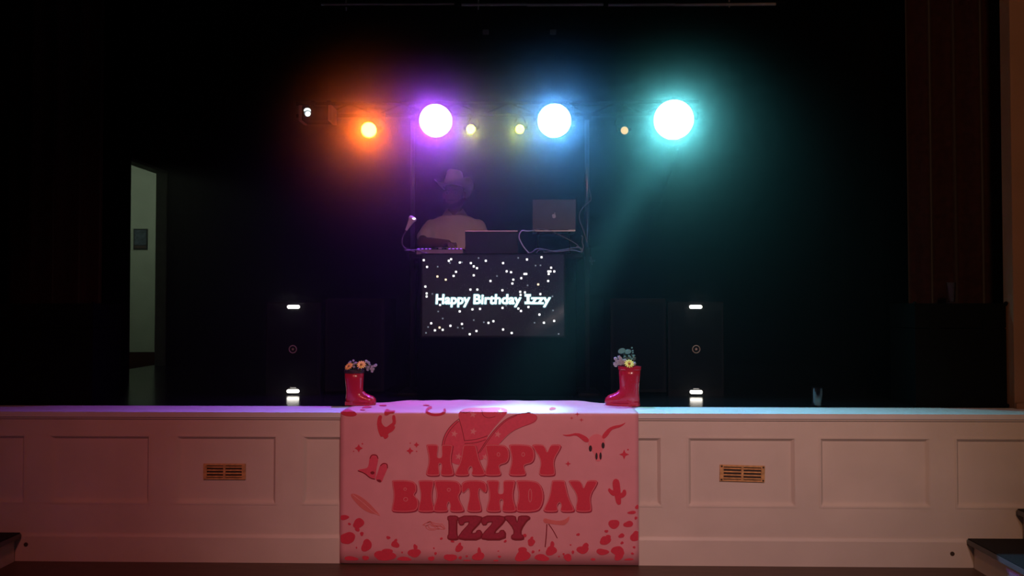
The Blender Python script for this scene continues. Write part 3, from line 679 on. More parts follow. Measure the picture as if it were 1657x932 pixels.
# box projector at the far end of the bar
Yp = YB - 0.17; a = PY(484, 172, Yp); b = PY(537, 194, Yp)
t = thing('effect_projector', 'black box projector with a white round lens next to the orange lamp', 'lamp', ((a.x + b.x) / 2, YB, b.z), GP)
obj('housing', box(B(), a.x + 0.02, b.x - 0.025, Yp, YB - 0.03, b.z, a.z), blackplastic, t, bevel=0.006)
ec = mat('projector_end', (0.22, 0.15, 0.14), 0.5)
for x0, x1 in ((a.x, a.x + 0.02), (b.x - 0.025, b.x)): obj('end_cap', box(B(), x0, x1, Yp - 0.01, YB - 0.03, b.z - 0.006, a.z + 0.006), ec, t, bevel=0.004)
c = PY(498, 183, Yp)
obj('lens_ring', torus(B(), (c.x, Yp - 0.004, c.z), (0, 1, 0), 0.032, 0.007, 26, 8), darksteel, t, smooth=True)
pl_ = mat('projector_glow', (0.3, 0.3, 0.3), emit=(0.85, 1.0, 0.98), estr=1.3, var=0)
l = obj('lens', ell(B(), (c.x, Yp + 0.002, c.z), (0.029, 0.012, 0.031), 20, 10), mat('projector_glass', (0.1, 0.12, 0.13), 0.1, emit=(0.6, 0.75, 0.8), estr=0.3, var=0), t, smooth=True)
obj('hot_spot', ell(B(), (c.x + 0.003, Yp - 0.008, c.z - 0.008), (0.020, 0.006, 0.020), 16, 8), pl_, l, smooth=True)
bm = B(); pts = []
for k in range(13):
    q = PI * (0.12 + 0.76 * k / 12); pts.append((c.x - 0.027 * math.cos(q), Yp - 0.009, c.z + 0.002 + 0.026 * math.sin(q)))
tube(bm, pts, [0.002, 0.005, 0.007, 0.008, 0.008, 0.008, 0.008, 0.008, 0.008, 0.007, 0.006, 0.004, 0.002], 8); obj('lens_rim', bm, pl_, l, smooth=True)
for x in (a.x + 0.06, b.x - 0.06): obj('clamp', box(B(), x - 0.014, x + 0.014, YB - 0.035, YB + 0.02, zbar - 0.06, zbar + 0.06), darksteel, t, bevel=0.004)

# ================================================================== the person behind the booth
DJ = Vector((-0.345, 1.49, S))
skin = mat('skin', (0.15, 0.07, 0.05), 0.6, var=0.08, scale=20)
shirt_m = mat('pale_polo_cloth', (0.60, 0.50, 0.46), 0.85, var=0.05, scale=14, bump=0.25, bscale=18)
trouser_m = mat('dark_trousers', (0.02, 0.02, 0.025), 0.9)
shoe_m = mat('dark_shoes', (0.015, 0.012, 0.01), 0.5)
hat_m = mat('white_felt', (0.85, 0.76, 0.80), 0.8, var=0.05, scale=10)
person = thing('person', 'person in a white cowboy hat and pale short sleeved polo shirt behind the booth', 'person', DJ)
def W(x, y, z): return DJ + Vector((x, y, z))
def chain(bm, pts, rad, n=14):
    for (p, q), (r0, r1) in zip(zip(pts, pts[1:]), zip(rad, rad[1:])): cyl(bm, p, q, r0, r1, n)
    for p, r in zip(pts, rad): ell(bm, p, (r, r, r), n, 10)
def torso(bm, rows, n=24):
    rs = []
    for x, y, z, a, b in rows:
        rs.append([W(x + a * (abs(math.cos(t)) ** 0.85) * (1 if math.cos(t) >= 0 else -1), y + b * (abs(math.sin(t)) ** 0.85) * (1 if math.sin(t) >= 0 else -1), z) for t in [2 * PI * i / n for i in range(n)]])
    rings(bm, rs)
SHR, ELR, WRR = W(-0.185, 0.0, 1.262), W(-0.232, -0.20, 1.125), W(-0.02, -0.33, 1.107)   # his right arm, on the mixer
SHL, ELL_, WRL = W(0.185, 0.0, 1.262), W(0.248, -0.16, 1.09), W(0.17, -0.35, 1.079)     # his left arm, at the laptop
core = [(0, 0.0, 0.80, 0.155, 0.10), (0, -0.01, 0.92, 0.165, 0.115), (0, -0.025, 1.02, 0.158, 0.125), (0, -0.015, 1.13, 0.165, 0.118), (0, -0.005, 1.22, 0.175, 0.112), (0, 0.0, 1.275, 0.176, 0.098), (0, 0.006, 1.315, 0.140, 0.078), (0, 0.006, 1.35, 0.092, 0.068), (0, 0.004, 1.385, 0.058, 0.058)]
# --- body: one continuous skin
bm = B(); torso(bm, core)
chain(bm, [W(0, 0.01, 1.33), W(0, -0.005, 1.44)], [0.058, 0.054])
for sh, el, wr in ((SHR, ELR, WRR), (SHL, ELL_, WRL)):
    chain(bm, [sh, sh.lerp(el, 0.5), el, el.lerp(wr, 0.35), wr], [0.058, 0.050, 0.042, 0.040, 0.028])
def hand(bm, wr, d, s):
    d = Vector(d).normalized(); sd = d.cross(Vector((0, 0, 1))).normalized() * s; up = Vector((0, 0, 1))
    M = Matrix((sd, d, up)).transposed()
    pc = wr + d * 0.052 - up * 0.006
    ell(bm, pc, (0.040, 0.052, 0.016), 16, 10, M)
    for k, L in enumerate((0.070, 0.078, 0.073, 0.058)):
        b0 = pc + sd * (0.030 - 0.020 * k) + d * 0.040
        p1 = b0 + d * L * 0.48 + up * 0.006; p2 = p1 + d * L * 0.30 - up * 0.014; p3 = p2 + d * L * 0.16 - up * 0.018
        chain(bm, [b0, p1, p2, p3], [0.0095, 0.0088, 0.008, 0.007], 8)
    b0 = pc + sd * 0.030 - d * 0.018; p1 = b0 + sd * 0.026 + d * 0.026 - up * 0.006; p2 = p1 + sd * 0.004 + d * 0.030 - up * 0.010
    chain(bm, [b0, p1, p2], [0.013, 0.0105, 0.008], 8)
hand(bm, WRR, (0.35, -1.0, -0.07), 1.0); hand(bm, WRL, (-0.10, -1.0, -0.07), -1.0)
for s in (-1, 1):
    chain(bm, [W(s * 0.085, 0.0, 0.80), W(s * 0.11, -0.02, 0.44), W(s * 0.125, 0.02, 0.08)], [0.085, 0.058, 0.042])
    ell(bm, W(s * 0.13, -0.05, 0.035), (0.042, 0.12, 0.033))
# head: turned a little towards the mixer, looking slightly down
HC = W(-0.004, -0.035, 1.520)
HM = rz(math.radians(-8)) @ rx(math.radians(4))
def Hd(x, y, z): return HC + HM @ Vector((x * 1.12, y * 1.08, z * 1.08))
ell(bm, Hd(0, 0.012, 0.03), (0.074, 0.092, 0.088), 24, 16, HM)            # skull
ell(bm, Hd(0, -0.014, -0.035), (0.062, 0.074, 0.076), 22, 14, HM)        # face
ell(bm, Hd(0, -0.042, -0.083), (0.036, 0.036, 0.026), 16, 10, HM)         # chin
for s in (-1, 1):
    ell(bm, Hd(s * 0.040, -0.052, -0.022), (0.024, 0.022, 0.020), 12, 8, HM)      # cheekbone
    ell(bm, Hd(s * 0.028, -0.074, 0.022), (0.030, 0.014, 0.010), 12, 8, HM)       # brow ridge
    ell(bm, Hd(s * 0.048, -0.010, -0.068), (0.022, 0.040, 0.026), 12, 8, HM)      # jaw
    ell(bm, Hd(s * 0.076, 0.016, -0.010), (0.010, 0.022, 0.034), 12, 8, HM)       # ear
    ell(bm, Hd(s * 0.013, -0.088, -0.034), (0.010, 0.012, 0.009), 10, 8, HM)      # nostril wing
chain(bm, [Hd(0, -0.078, 0.012), Hd(0, -0.096, -0.018), Hd(0, -0.101, -0.031)], [0.009, 0.011, 0.013], 10)
ell(bm, Hd(0, -0.085, -0.058), (0.026, 0.010, 0.006), 12, 8, HM); ell(bm, Hd(0, -0.083, -0.070), (0.023, 0.011, 0.007), 12, 8, HM)
body = obj('body', remeshed(bm, 0.0055, 2), skin, person, smooth=True)
for s in (-1, 1):
    obj('eye', ell(B(), Hd(s * 0.030, -0.0735, 0.004), (0.0135, 0.009, 0.0065), 14, 8, HM), mat('eye_white', (0.10, 0.085, 0.08), 0.3), body, smooth=True)
    obj('iris', ell(B(), Hd(s * 0.030, -0.0815, 0.004), (0.006, 0.003, 0.006), 10, 8, HM), mat('iris_dark', (0.01, 0.008, 0.006), 0.2), body, smooth=True)
    obj('eyebrow', tube(B(), [Hd(s * 0.012, -0.090, 0.022), Hd(s * 0.030, -0.090, 0.028), Hd(s * 0.050, -0.078, 0.022)], [0.004, 0.0045, 0.003], 8), mat('hair_dark', (0.012, 0.009, 0.008), 0.8), body, smooth=True)
bm = B()                                                                # short dark beard round the jaw
for k in range(13):
    q = PI * (k / 12); ell(bm, Hd(0.062 * math.cos(q), -0.020 - 0.052 * math.sin(q), -0.052 - 0.036 * math.sin(q)), (0.016, 0.014, 0.022), 10, 8, HM)
ell(bm, Hd(0, -0.087, -0.048), (0.030, 0.008, 0.005), 12, 8, HM)
obj('beard', remeshed(bm, 0.004, 2), mat('beard_dark', (0.035, 0.02, 0.017), 0.9), body, smooth=True)
bm = B(); ell(bm, Hd(0, 0.026, 0.02), (0.077, 0.085, 0.082), 20, 14, HM)
obj('hair', bm, mat('hair_dark', (0.012, 0.009, 0.008)), body, smooth=True)
# --- polo shirt
bm = B(); torso(bm, [(x, y, z, a + 0.020 - 0, b + 0.018) for x, y, z, a, b in core[1:-1]])
for sh, el in ((SHR, ELR), (SHL, ELL_)):
    d = (el - sh); chain(bm, [sh + Vector((0, 0, 0.0)), sh + d * 0.35, sh + d * 0.66], [0.064, 0.066, 0.070])
for s in (-1, 1): ell(bm, W(s * 0.125, 0.005, 1.310), (0.095, 0.070, 0.034), M=Matrix.Rotation(s * 0.42, 3, 'Y'))
sb = remeshed(bm, 0.008, 4)
for v in sb.verts:                                                       # soft folds
    l = v.co - DJ
    f = 0.006 * noise.noise(Vector((l.x * 9, l.y * 9, l.z * 16 + l.x * 10))) + 0.004 * math.sin(l.z * 70 + l.x * 25) * max(0, 1 - abs(l.z - 1.08) / 0.14)
    v.co += Vector((l.x, l.y, 0)).normalized() * f
shirt = obj('polo_shirt', sb, shirt_m, person, smooth=True)
bm = B()                                                                # turned down collar, open in front
n = 26; r_in, r_out = [], []
for k in range(n + 1):
    q = PI * (-0.5 + 0.075) + (2 * PI - 0.15 * PI) * k / n
    f = abs(k / n - 0.5) * 2; x, y = math.cos(q), math.sin(q)
    drop = 0.055 + 0.020 * f ** 6
    r_in.append(W(0.066 * x, 0.012 + 0.068 * y - 0.014 * f ** 4, 1.420 - 0.060 * f ** 3)); r_out.append(W(0.102 * x * (1 - 0.25 * f ** 6), 0.010 + 0.094 * y - 0.014 * f ** 5, 1.408 - 0.055 * f ** 3 - drop * 0.75))
va = [bm.verts.new(p) for p in r_in]; vb = [bm.verts.new(p) for p in r_out]
for i in range(n): bm.faces.new((va[i], va[i + 1], vb[i + 1], vb[i]))
bmesh.ops.solidify(bm, geom=bm.faces[:], thickness=0.005); obj('collar', bm, shirt_m, shirt, smooth=True)
bm = B(); rings(bm, [[W(x, -0.124 + 0.05 * max(0, (z - 1.2)) / 0.15 - d_, z) for x, z in ((-0.017, 1.35), (0.017, 1.35), (0.017, 1.19), (-0.017, 1.19))] for d_ in (0.0, 0.012)])
obj('placket', bm, shirt_m, shirt)
for z in (1.22, 1.265, 1.31): obj('button', ell(B(), W(0, -0.137 + 0.05 * max(0, z - 1.2) / 0.15, z), (0.005, 0.003, 0.005), 10, 6), mat('button_pale', (0.6, 0.55, 0.5)), shirt, smooth=True)
bm = B()
for s in (-1, 1): chain(bm, [W(s * 0.085, 0.0, 0.82), W(s * 0.11, -0.02, 0.44), W(s * 0.125, 0.02, 0.07)], [0.100, 0.078, 0.066])
torso(bm, [(0, 0, 0.78, 0.165, 0.112), (0, -0.01, 0.90, 0.172, 0.122), (0, -0.012, 0.94, 0.172, 0.124)])
obj('trousers', remeshed(bm, 0.01, 3), trouser_m, person, smooth=True)
for s in (-1, 1):
    bm = B(); ell(bm, W(s * 0.13, -0.055, 0.045), (0.052, 0.14, 0.045)); 
    for v in bm.verts: v.co.z = max(v.co.z, DJ.z)
    obj('shoe', bm, shoe_m, person, smooth=True)
# --- cowboy hat
hat = thing('cowboy_hat', 'white felt cowboy hat with curled brim', '', HC)
hat.parent = person; hat.location = HC - DJ; ORG[hat.name] = HC
HT = rz(math.radians(-14)) @ rx(math.radians(-9)) @ Matrix.Rotation(math.radians(-1), 3, 'Y')
def Ht(x, y, z): return HC + Vector((0, 0.008, 0.050)) + HT @ Vector((x, y, z))
n = 48; bm = B(); rows = []
for j in range(7):
    f = j / 6; row = []
    for i in range(n):
        q = 2 * PI * i / n; cx_, sy_ = math.cos(q), math.sin(q)
        x = cx_ * (0.084 + f * 0.078); y = sy_ * (0.104 + f * 0.112)
        lift = 0.068 * f ** 1.7 * abs(cx_) ** 2.2 - 0.020 * f * abs(sy_) ** 3 * (1.0 if sy_ < 0 else 1.5)
        x *= 1 - 0.10 * f * abs(cx_)
        row.append(Ht(x, y, lift))
    rows.append(row)
rings(bm, rows, cap=False); bmesh.ops.solidify(bm, geom=bm.faces[:], thickness=0.004)
obj('brim', bm, hat_m, hat, smooth=True)
bm = B(); rows = []
for j in range(12):
    f = j / 11; row = []
    for i in range(n):
        q = 2 * PI * i / n; cx_, sy_ = math.cos(q), math.sin(q)
        k = 1 - 0.32 * f ** 1.3
        x = cx_ * 0.087 * k; y = sy_ * 0.106 * (1 - 0.14 * f)
        if sy_ < 0: x *= 1 - 0.26 * f * (-sy_) ** 1.5
        row.append(Ht(x, y, -0.004 + 0.134 * f + 0.006 * f * sy_))
    rows.append(row)
for f, dz in ((0.88, 0.138), (0.62, 0.128), (0.34, 0.112), (0.1, 0.104)):
    row = []
    for i in range(n):
        q = 2 * PI * i / n; cx_, sy_ = math.cos(q), math.sin(q)
        x = cx_ * 0.0592 * f; y = sy_ * 0.0912 * f
        if sy_ < 0: x *= 1 - 0.26 * (-sy_) ** 1.5
        row.append(Ht(x, y, dz + 0.006 * sy_))
    rows.append(row)
rings(bm, rows, cap=False); bm.faces.new(bm.verts[-n:]) if False else None
bm.verts.ensure_lookup_table(); bm.faces.new([bm.verts[len(bm.verts) - n + i] for i in range(n)])
obj('crown', bm, hat_m, hat, smooth=True)
bm = B(); rows = []
for z_, e_ in ((0.002, 0.0022), (0.020, 0.0022), (0.020, -0.002), (0.002, -0.002)):
    f = (z_ + 0.004) / 0.134
    rows.append([Ht(math.cos(2 * PI * i / n) * (0.087 * (1 - 0.32 * f ** 1.3) + e_) * (1 - (0.26 * f * max(0, -math.sin(2 * PI * i / n)) ** 1.5)), math.sin(2 * PI * i / n) * (0.106 * (1 - 0.14 * f) + e_), z_) for i in range(n)])
rows.append(rows[0]); rings(bm, rows, cap=False); obj('hat_band', bm, mat('hat_band_lilac', (0.42, 0.33, 0.40), 0.6), hat, smooth=True)

# ================================================================== birthday banner
YF = -0.0265                              # front face of the hanging cloth
ZF = S + 0.0045                           # top face of the part lying on the stage edge
bL, bR = PY(550.5, 780, YF).x, PY(1033.5, 780, YF).x
zbot = 0.006
cloth = mat('pale_pink_polyester', (0.74, 0.31, 0.36), 0.6, var=0.04, scale=8)
bm = B(); nx = 64
prof = [(YF, zbot + (S - 0.02 - zbot) * k / 10) for k in range(11)] + [(YF + 0.0015, S - 0.008), (YF + 0.005, S + 0.001), (YF + 0.013, ZF)] + [(0.02 + 0.30 * k / 6, ZF) for k in range(7)] + [(0.355, ZF + 0.006), (0.385, ZF + 0.016), (0.415, ZF + 0.012), (0.44, ZF)]
g = []
for i in range(nx + 1):
    x = bL + (bR - bL) * i / nx; col_ = []
    for k, (y, z_) in enumerate(prof):
        wv = 0.0; yq = y
        if k >= 21: wv = 0.007 * (noise.noise(Vector((x * 7, k * 0.7, 3))) + 0.4); yq = y + 0.03 * noise.noise(Vector((x * 3, 5, 1)))
        fade = min(1.0, min(i, nx - i) / 14.0); fade = (fade * fade * (3 - 2 * fade)) ** 2
        if k >= 21: z_ = ZF + (z_ - ZF) * fade; wv *= fade; yq = yq * fade + (y * 0.8 + 0.06) * (1 - fade)
        col_.append(bm.verts.new((x, yq, max(z_ + wv, ZF if k >= 14 else 0))))
    g.append(col_)
for i in range(nx):
    for k in range(len(prof) - 1): bm.faces.new((g[i][k], g[i + 1][k], g[i + 1][k + 1], g[i][k + 1]))
bmesh.ops.recalc_face_normals(bm, faces=bm.faces[:])
bmesh.ops.solidify(bm, geom=bm.faces[:], thickness=0.003)
banner = thing('birthday_banner', 'pink and red western birthday banner draped over the stage edge', 'banner', (0, YF, 0))
cl = obj('cloth', bm, cloth, banner, smooth=True)
fold0 = None
def proj_y(px):                            # pixel row of the fold above column px
    P = PY(px, 600, YF); d = RM.transposed() @ (Vector((P.x, YF, ZF)) - CAM); return 466.0 - d.y / -d.z * F
FA, FB = proj_y(500), proj_y(1100)
def foldy(px): return FA + (FB - FA) * (px - 500) / 600
def chaikin(pts, it=2):
    pts = [Vector(p) for p in pts]
    for _ in range(it):
        q = []
        for a_, b_ in zip(pts, pts[1:] + pts[:1]): q += [a_ * 0.75 + b_ * 0.25, a_ * 0.25 + b_ * 0.75]
        pts = q
    return pts
def circ(cx_, cy_, rx_, ry_=None, n=14): return [Vector((cx_ + rx_ * math.cos(2 * PI * i / n), cy_ + (ry_ or rx_) * math.sin(2 * PI * i / n))) for i in range(n)]
def fill(contours):
    vs_, es = [], []
    for c in contours:
        k = len(vs_); vs_ += [Vector((p[0], p[1])) for p in c]; es += [(k + i, k + (i + 1) % len(c)) for i in range(len(c))]
    v, e, f = delaunay_2d_cdt(vs_, es, [], 2, 1e-5)[:3]
    return [[Vector((v[i].x, v[i].y)) for i in t_] for t_ in f]
def stroke(c, wd, closed=True):
    out = []; n_ = len(c); nr = []
    for i in range(n_):
        a_ = c[(i - 1) % n_] if closed or i > 0 else c[i]; b_ = c[(i + 1) % n_] if closed or i < n_ - 1 else c[i]
        d = (Vector(b_) - Vector(a_)); nr.append(Vector((-d.y, d.x)).normalized() * wd / 2)
    for i in range(n_ if closed else n_ - 1):
        j = (i + 1) % n_; out.append([Vector(c[i]) - nr[i], Vector(c[j]) - nr[j], Vector(c[j]) + nr[j], Vector(c[i]) + nr[i]])
    return out
def printed(name, polys, m, layer):
    """flat ink on the cloth: photo pixels laid onto the hanging face or the top of the stage edge"""
    bm = B()
    for p in polys:
        try: bm.faces.new([bm.verts.new((q.x, q.y, 0)) for q in p])
        except ValueError: pass
    bmesh.ops.remove_doubles(bm, verts=bm.verts[:], dist=1e-4)
    nrm = Vector((-(FB - FA) / 600, 1, 0))
    for off in (-0.55, 0.9):
        bmesh.ops.bisect_plane(bm, geom=bm.verts[:] + bm.edges[:] + bm.faces[:], plane_co=(500, FA + off, 0), plane_no=nrm, dist=1e-6)
    top = max([q.y for p in polys for q in p]); lo = min([q.y for p in polys for q in p])
    e = 0.0022 + 0.0007 * layer
    for v in bm.verts:
        px, py = v.co.x, v.co.y
        if py > foldy(px) + 0.5: v.co = PY(px, py, YF - e)
        else:
            P = PZ(px, min(py, foldy(px) - 0.5), ZF + e); P.y = min(P.y, 0.34); v.co = P
    return obj(name, bm, m, cl)
red = mat('print_red', (0.66, 0.035, 0.075), 0.6, var=0.08, scale=160)
mid = mat('print_rose', (0.74, 0.075, 0.14), 0.6, var=0.06, scale=60)
dark = mat('print_dark_red', (0.24, 0.008, 0.022), 0.6, var=0.05)
wine = mat('print_wine', (0.36, 0.020, 0.055), 0.6, var=0.1, scale=80)
rose2 = mat('print_outline_pink', (0.80, 0.24, 0.28), 0.6, var=0.05)
rose3 = mat('print_star_pink', (0.80, 0.24, 0.28), 0.6, var=0.05)
palep = mat('print_pale', (0.84, 0.33, 0.36), 0.6, var=0.05)
salmon = mat('print_salmon', (0.70, 0.16, 0.16), 0.6, var=0.08)
blackp = mat('print_black', (0.035, 0.012, 0.02), 0.6, var=0.05)
L = {
 'H': ([(.04,1),(.40,1),(.42,.94),(.37,.60),(.47,.56),(.58,.60),(.56,.94),(.58,1),(.92,1),(.95,.95),(.85,.5),(.99,.08),(.94,0),(.56,0),(.52,.06),(.58,.34),(.49,.42),(.42,.34),(.47,.06),(.44,0),(.04,0),(0,.08),(.13,.5),(.02,.95)], []),
 'A': ([(.30,1),(.66,1),(.69,.95),(.80,.45),(1.0,.08),(.96,0),(.58,0),(.55,.06),(.60,.2),(.52,.33),(.42,.2),(.46,.06),(.42,0),(.03,0),(0,.08),(.20,.45),(.27,.95)], []),
 'P': ([(.03,1),(.55,1),(.90,.95),(1,.68),(.92,.42),(.60,.36),(.56,.28),(.66,.07),(.60,0),(.04,0),(0,.08),(.14,.5),(.02,.94)], [(.55,.68,.055,.06)]),
 'Y': ([(.0,1),(.36,1),(.44,.92),(.51,.72),(.60,.92),(.66,1),(.98,1),(1.0,.90),(.72,.5),(.80,.08),(.74,0),(.28,0),(.22,.08),(.32,.5),(0,.92)], []),
 'B': ([(.03,1),(.6,1),(.90,.93),(.93,.66),(.80,.54),(.99,.40),(1,.15),(.85,0),(.04,0),(0,.08),(.10,.5),(.02,.94)], [(.50,.72,.05,.04),(.52,.40,.075,.06)]),
 'I': ([(.08,1),(.92,1),(.97,.94),(.80,.5),(1,.08),(.95,0),(.05,0),(0,.08),(.22,.5),(.03,.94)], []),
 'R': ([(.06,1),(.55,1),(.86,.95),(.91,.66),(.78,.48),(1,.08),(.96,0),(.58,0),(.54,.06),(.58,.2),(.50,.35),(.44,.2),(.48,.06),(.44,0),(.03,0),(0,.08),(.15,.5),(.04,.94)], [(.51,.70,.05,.05)]),
 'T': ([(.08,1),(.92,1),(1,.74),(.95,.60),(.86,.64),(.74,.76),(.68,.74),(.66,.5),(.80,.08),(.74,0),(.28,0),(.22,.08),(.34,.5),(.32,.74),(.26,.76),(.14,.64),(.05,.60),(0,.74)], []),
 'D': ([(.04,1),(.5,1),(.86,.92),(1,.5),(.88,.09),(.6,0),(.05,0),(0,.08),(.12,.5),(.03,.94)], [(.50,.52,.055,.21)]),
 'z': ([(0,1),(1,1),(1,.80),(.46,.25),(.76,.25),(.80,.38),(1,.38),(.98,0),(0,0),(0,.18),(.54,.75),(.24,.75),(.20,.62),(0,.62)], []),
 'i': ([(0,1),(1,1),(1,.84),(.88,.82),(.88,.18),(1,.16),(1,0),(0,0),(0,.16),(.12,.18),(.12,.82),(0,.84)], []),
 'y': ([(0,1),(.44,1),(.45,.88),(.52,.68),(.56,.88),(.58,1),(1,1),(1,.86),(.90,.82),(.66,.44),(.66,.2),(.76,.16),(.76,0),(.28,0),(.28,.16),(.38,.2),(.38,.44),(.1,.82),(0,.86)], []),
}
def glyph(ch, x0, x1, y0, y1, it=2):
    o_, hs = L[ch]
    f = lambda p: (x0 + p[0] * (x1 - x0), y1 - p[1] * (y1 - y0))
    cs = [chaikin([f(p) for p in o_], it)]
    for h in hs: cs.append(circ(*f(h[:2]), h[2] * (x1 - x0), h[3] * (y1 - y0)))
    return cs
row1 = [('H', 689, 735.5), ('A', 735.5, 786), ('P', 784, 825), ('P', 823, 866), ('Y', 861.5, 908)]
row2 = [('B', 633.5, 677.5), ('I', 676, 703), ('R', 700, 751.5), ('T', 745.5, 788.5), ('H', 786.5, 836.5), ('D', 834.5, 881), ('A', 879, 930), ('Y', 920.5, 967)]
row3 = [('i', 724, 741), ('z', 741.5, 780), ('z', 778.5, 818), ('y', 815.5, 857)]
def shift(cs, dx, dy): return [[Vector((p[0] + dx, p[1] + dy)) for p in c] for c in cs]
def word(rows, y0, y1, name, face, shadow, outline, it=2, sw=0.8):
    fs, ss, os_ = [], [], []
    for ch, x0, x1 in rows:
        cs = glyph(ch, x0, x1, y0, y1, it)
        fs += fill(cs); ss += fill(shift([cs[0]], 1.3, 1.4))
        inner = [[Vector((( p[0] - (x0 + x1) / 2) * 0.94 + (x0 + x1) / 2, (p[1] - (y0 + y1) / 2) * 0.95 + (y0 + y1) / 2)) for p in cs[0]]]
        for c in inner: os_ += stroke(c, sw)
        for c in cs[1:]: os_ += stroke(c, sw)
    printed(name + '_shadow', ss, shadow, 3); printed(name, fs, face, 4); printed(name + '_outline', os_, outline, 5)
word(row1, 719, 770, 'happy_lettering', red, wine, rose2); word(row2, 777, 828.5, 'birthday_lettering', red, wine, rose2)
word(row3, 834, 873, 'izzy_lettering', wine, dark, dark, 1, 1.3)
# cowboy hat picture
q1 = lambda P_: [(640 + x / 6.373, 640 + y / 6.373) for x, y in P_]
crown_ = chaikin(q1([(655, 240), (648, 180), (690, 140), (780, 122), (900, 128), (1040, 118), (1140, 132), (1165, 165), (1080, 260), (1000, 350), (950, 430), (830, 460), (712, 470), (690, 360)]), 2)
left_ = chaikin(q1([(655, 245), (590, 290), (530, 360), (492, 440), (478, 520), (490, 600), (560, 680), (640, 720), (720, 690), (860, 610), (720, 470), (690, 360)]), 2)
brim_ = chaikin(q1([(820, 640), (880, 560), (960, 430), (1050, 320), (1140, 240), (1250, 192), (1390, 178), (1462, 205), (1458, 262), (1400, 295), (1300, 325), (1200, 370), (1130, 430), (1075, 495), (980, 590), (880, 680)]), 2)
gap_ = q1([(700, 463), (955, 420), (880, 600), (800, 650), (640, 715), (690, 600)])
printed('hat_picture_brim', fill([left_]), mid, 0); printed('hat_picture_crown', fill([crown_]), mid, 0.25); printed('hat_picture_brim', fill([brim_]), mid, 0.5); printed('hat_picture_band', fill([gap_]), mid, 0.12)
ln_ = []
def curve_px(P_, it=2):
    pts = [Vector(p) for p in P_]
    for _ in range(it):
        q = [pts[0]]
        for a_, b_ in zip(pts, pts[1:]): q += [a_ * 0.75 + b_ * 0.25, a_ * 0.25 + b_ * 0.75]
        pts = q + [pts[-1]]
    return pts
for P_, wd in (([(655, 240), (590, 290), (530, 360), (492, 440), (478, 520)], 1.0), ([(655, 262), (600, 312), (550, 375), (512, 450), (498, 520)], 0.8), ([(655, 240), (690, 360), (712, 470)], 0.9),
               ([(712, 465), (830, 455), (950, 415)], 0.9), ([(712, 495), (830, 488), (930, 455)], 0.9), ([(850, 600), (960, 430), (1050, 320), (1140, 240), (1250, 192), (1390, 178)], 1.0),
               ([(870, 590), (975, 435), (1065, 325), (1150, 250), (1250, 205)], 0.8), ([(890, 150), (900, 210), (960, 235), (1030, 215)], 0.8), ([(670, 165), (720, 185), (770, 165)], 0.8), ([(1390, 178), (1462, 205), (1458, 262), (1300, 325), (1200, 370), (1075, 495)], 0.5)):
    ln_ += stroke(curve_px(q1(P_)), wd, False)
printed('hat_picture_lines', ln_, dark, 1)
def star(cx_, cy_, r, n=5, k=0.42, rot=0.0): return [Vector((cx_ + (r if i % 2 == 0 else r * k) * math.sin(rot + PI * i / n), cy_ - (r if i % 2 == 0 else r * k) * math.cos(rot + PI * i / n))) for i in range(2 * n)]
for x, y in ((607, 395), (802, 370), (800, 195), (1055, 400), (650, 630), (925, 635), (1080, 165)): printed('hat_picture_star', fill([star(640 + x / 6.373, 640 + y / 6.373, 6.2, 5, 0.4, 0.2)]), rose3, 2)
# bandana, horseshoe, boots, sparkles
q5 = lambda P_: [(540 + x / 7.17, 650 + y / 7.17) for x, y in P_]
bd = [chaikin(q5([(522, 155), (500, 240), (510, 320), (530, 380), (548, 410), (570, 400), (595, 440), (640, 405), (625, 375), (690, 340), (715, 300), (700, 270), (724, 255), (715, 160), (690, 150), (675, 180), (688, 240), (650, 265), (605, 300), (565, 265), (550, 225), (565, 160)]), 1)]
kn_ = [chaikin(q5([(585, 160), (595, 95), (625, 78), (655, 105), (720, 95), (700, 135), (655, 135), (625, 160)]), 1)]
printed('bandana_picture', fill(bd) + fill(kn_), red, 0)
hs_ = [Vector((540 + (1185 + 105 * math.cos(q) + 0) / 7.17, 650 + (105 + 48 * math.sin(q)) / 7.17)) for q in [PI * (-0.15 + 1.5 * k / 20) for k in range(21)]]
printed('horseshoe_picture', stroke(hs_, 4.0, False), red, 0)
bt = fill([chaikin(q5([(415, 640), (440, 608), (500, 610), (520, 650), (505, 740), (490, 800), (490, 860), (470, 905), (420, 890), (370, 840), (280, 805), (290, 785), (380, 775), (405, 745)]), 2)]) + fill([chaikin(q5([(535, 740), (570, 705), (625, 715), (632, 760), (600, 830), (575, 890), (555, 940), (505, 925), (480, 890), (505, 840), (520, 790)]), 2)])
printed('boots_picture', bt, mid, 0)
bl_ = stroke(curve_px(q5([(420, 660), (440, 615), (500, 618), (515, 660)])), 1.4, False) + stroke(curve_px(q5([(280, 800), (360, 830), (420, 885), (480, 900)])), 1.5, False) + stroke(curve_px(q5([(540, 745), (575, 712), (620, 722), (625, 770)])), 1.4, False) + fill([chaikin(q5([(495, 900), (550, 905), (550, 940), (505, 925)]), 1)]) + fill([circ(540 + 450 / 7.17, 650 + 825 / 7.17, 3.4, 2.6)])
printed('boots_picture_lines', bl_, dark, 1)
sp = []
def spark(cx_, cy_, r): return [p for p in star(cx_, cy_, r, 4, 0.5)]
for x, y, r in ((290, 540, 48), (885, 570, 42), (960, 500, 33)): sp.append(fill([spark(540 + x / 7.17, 650 + y / 7.17, r / 7.17)]))
for x, y, r in ((333, 488, 9), (888, 480, 7), (962, 576, 8), (232, 575, 7)): sp.append(fill([circ(540 + x / 7.17, 650 + y / 7.17, r / 7.17, n=8)]))
q6 = lambda P_: [(900 + x / 5.18, 660 + y / 5.18) for x, y in P_]
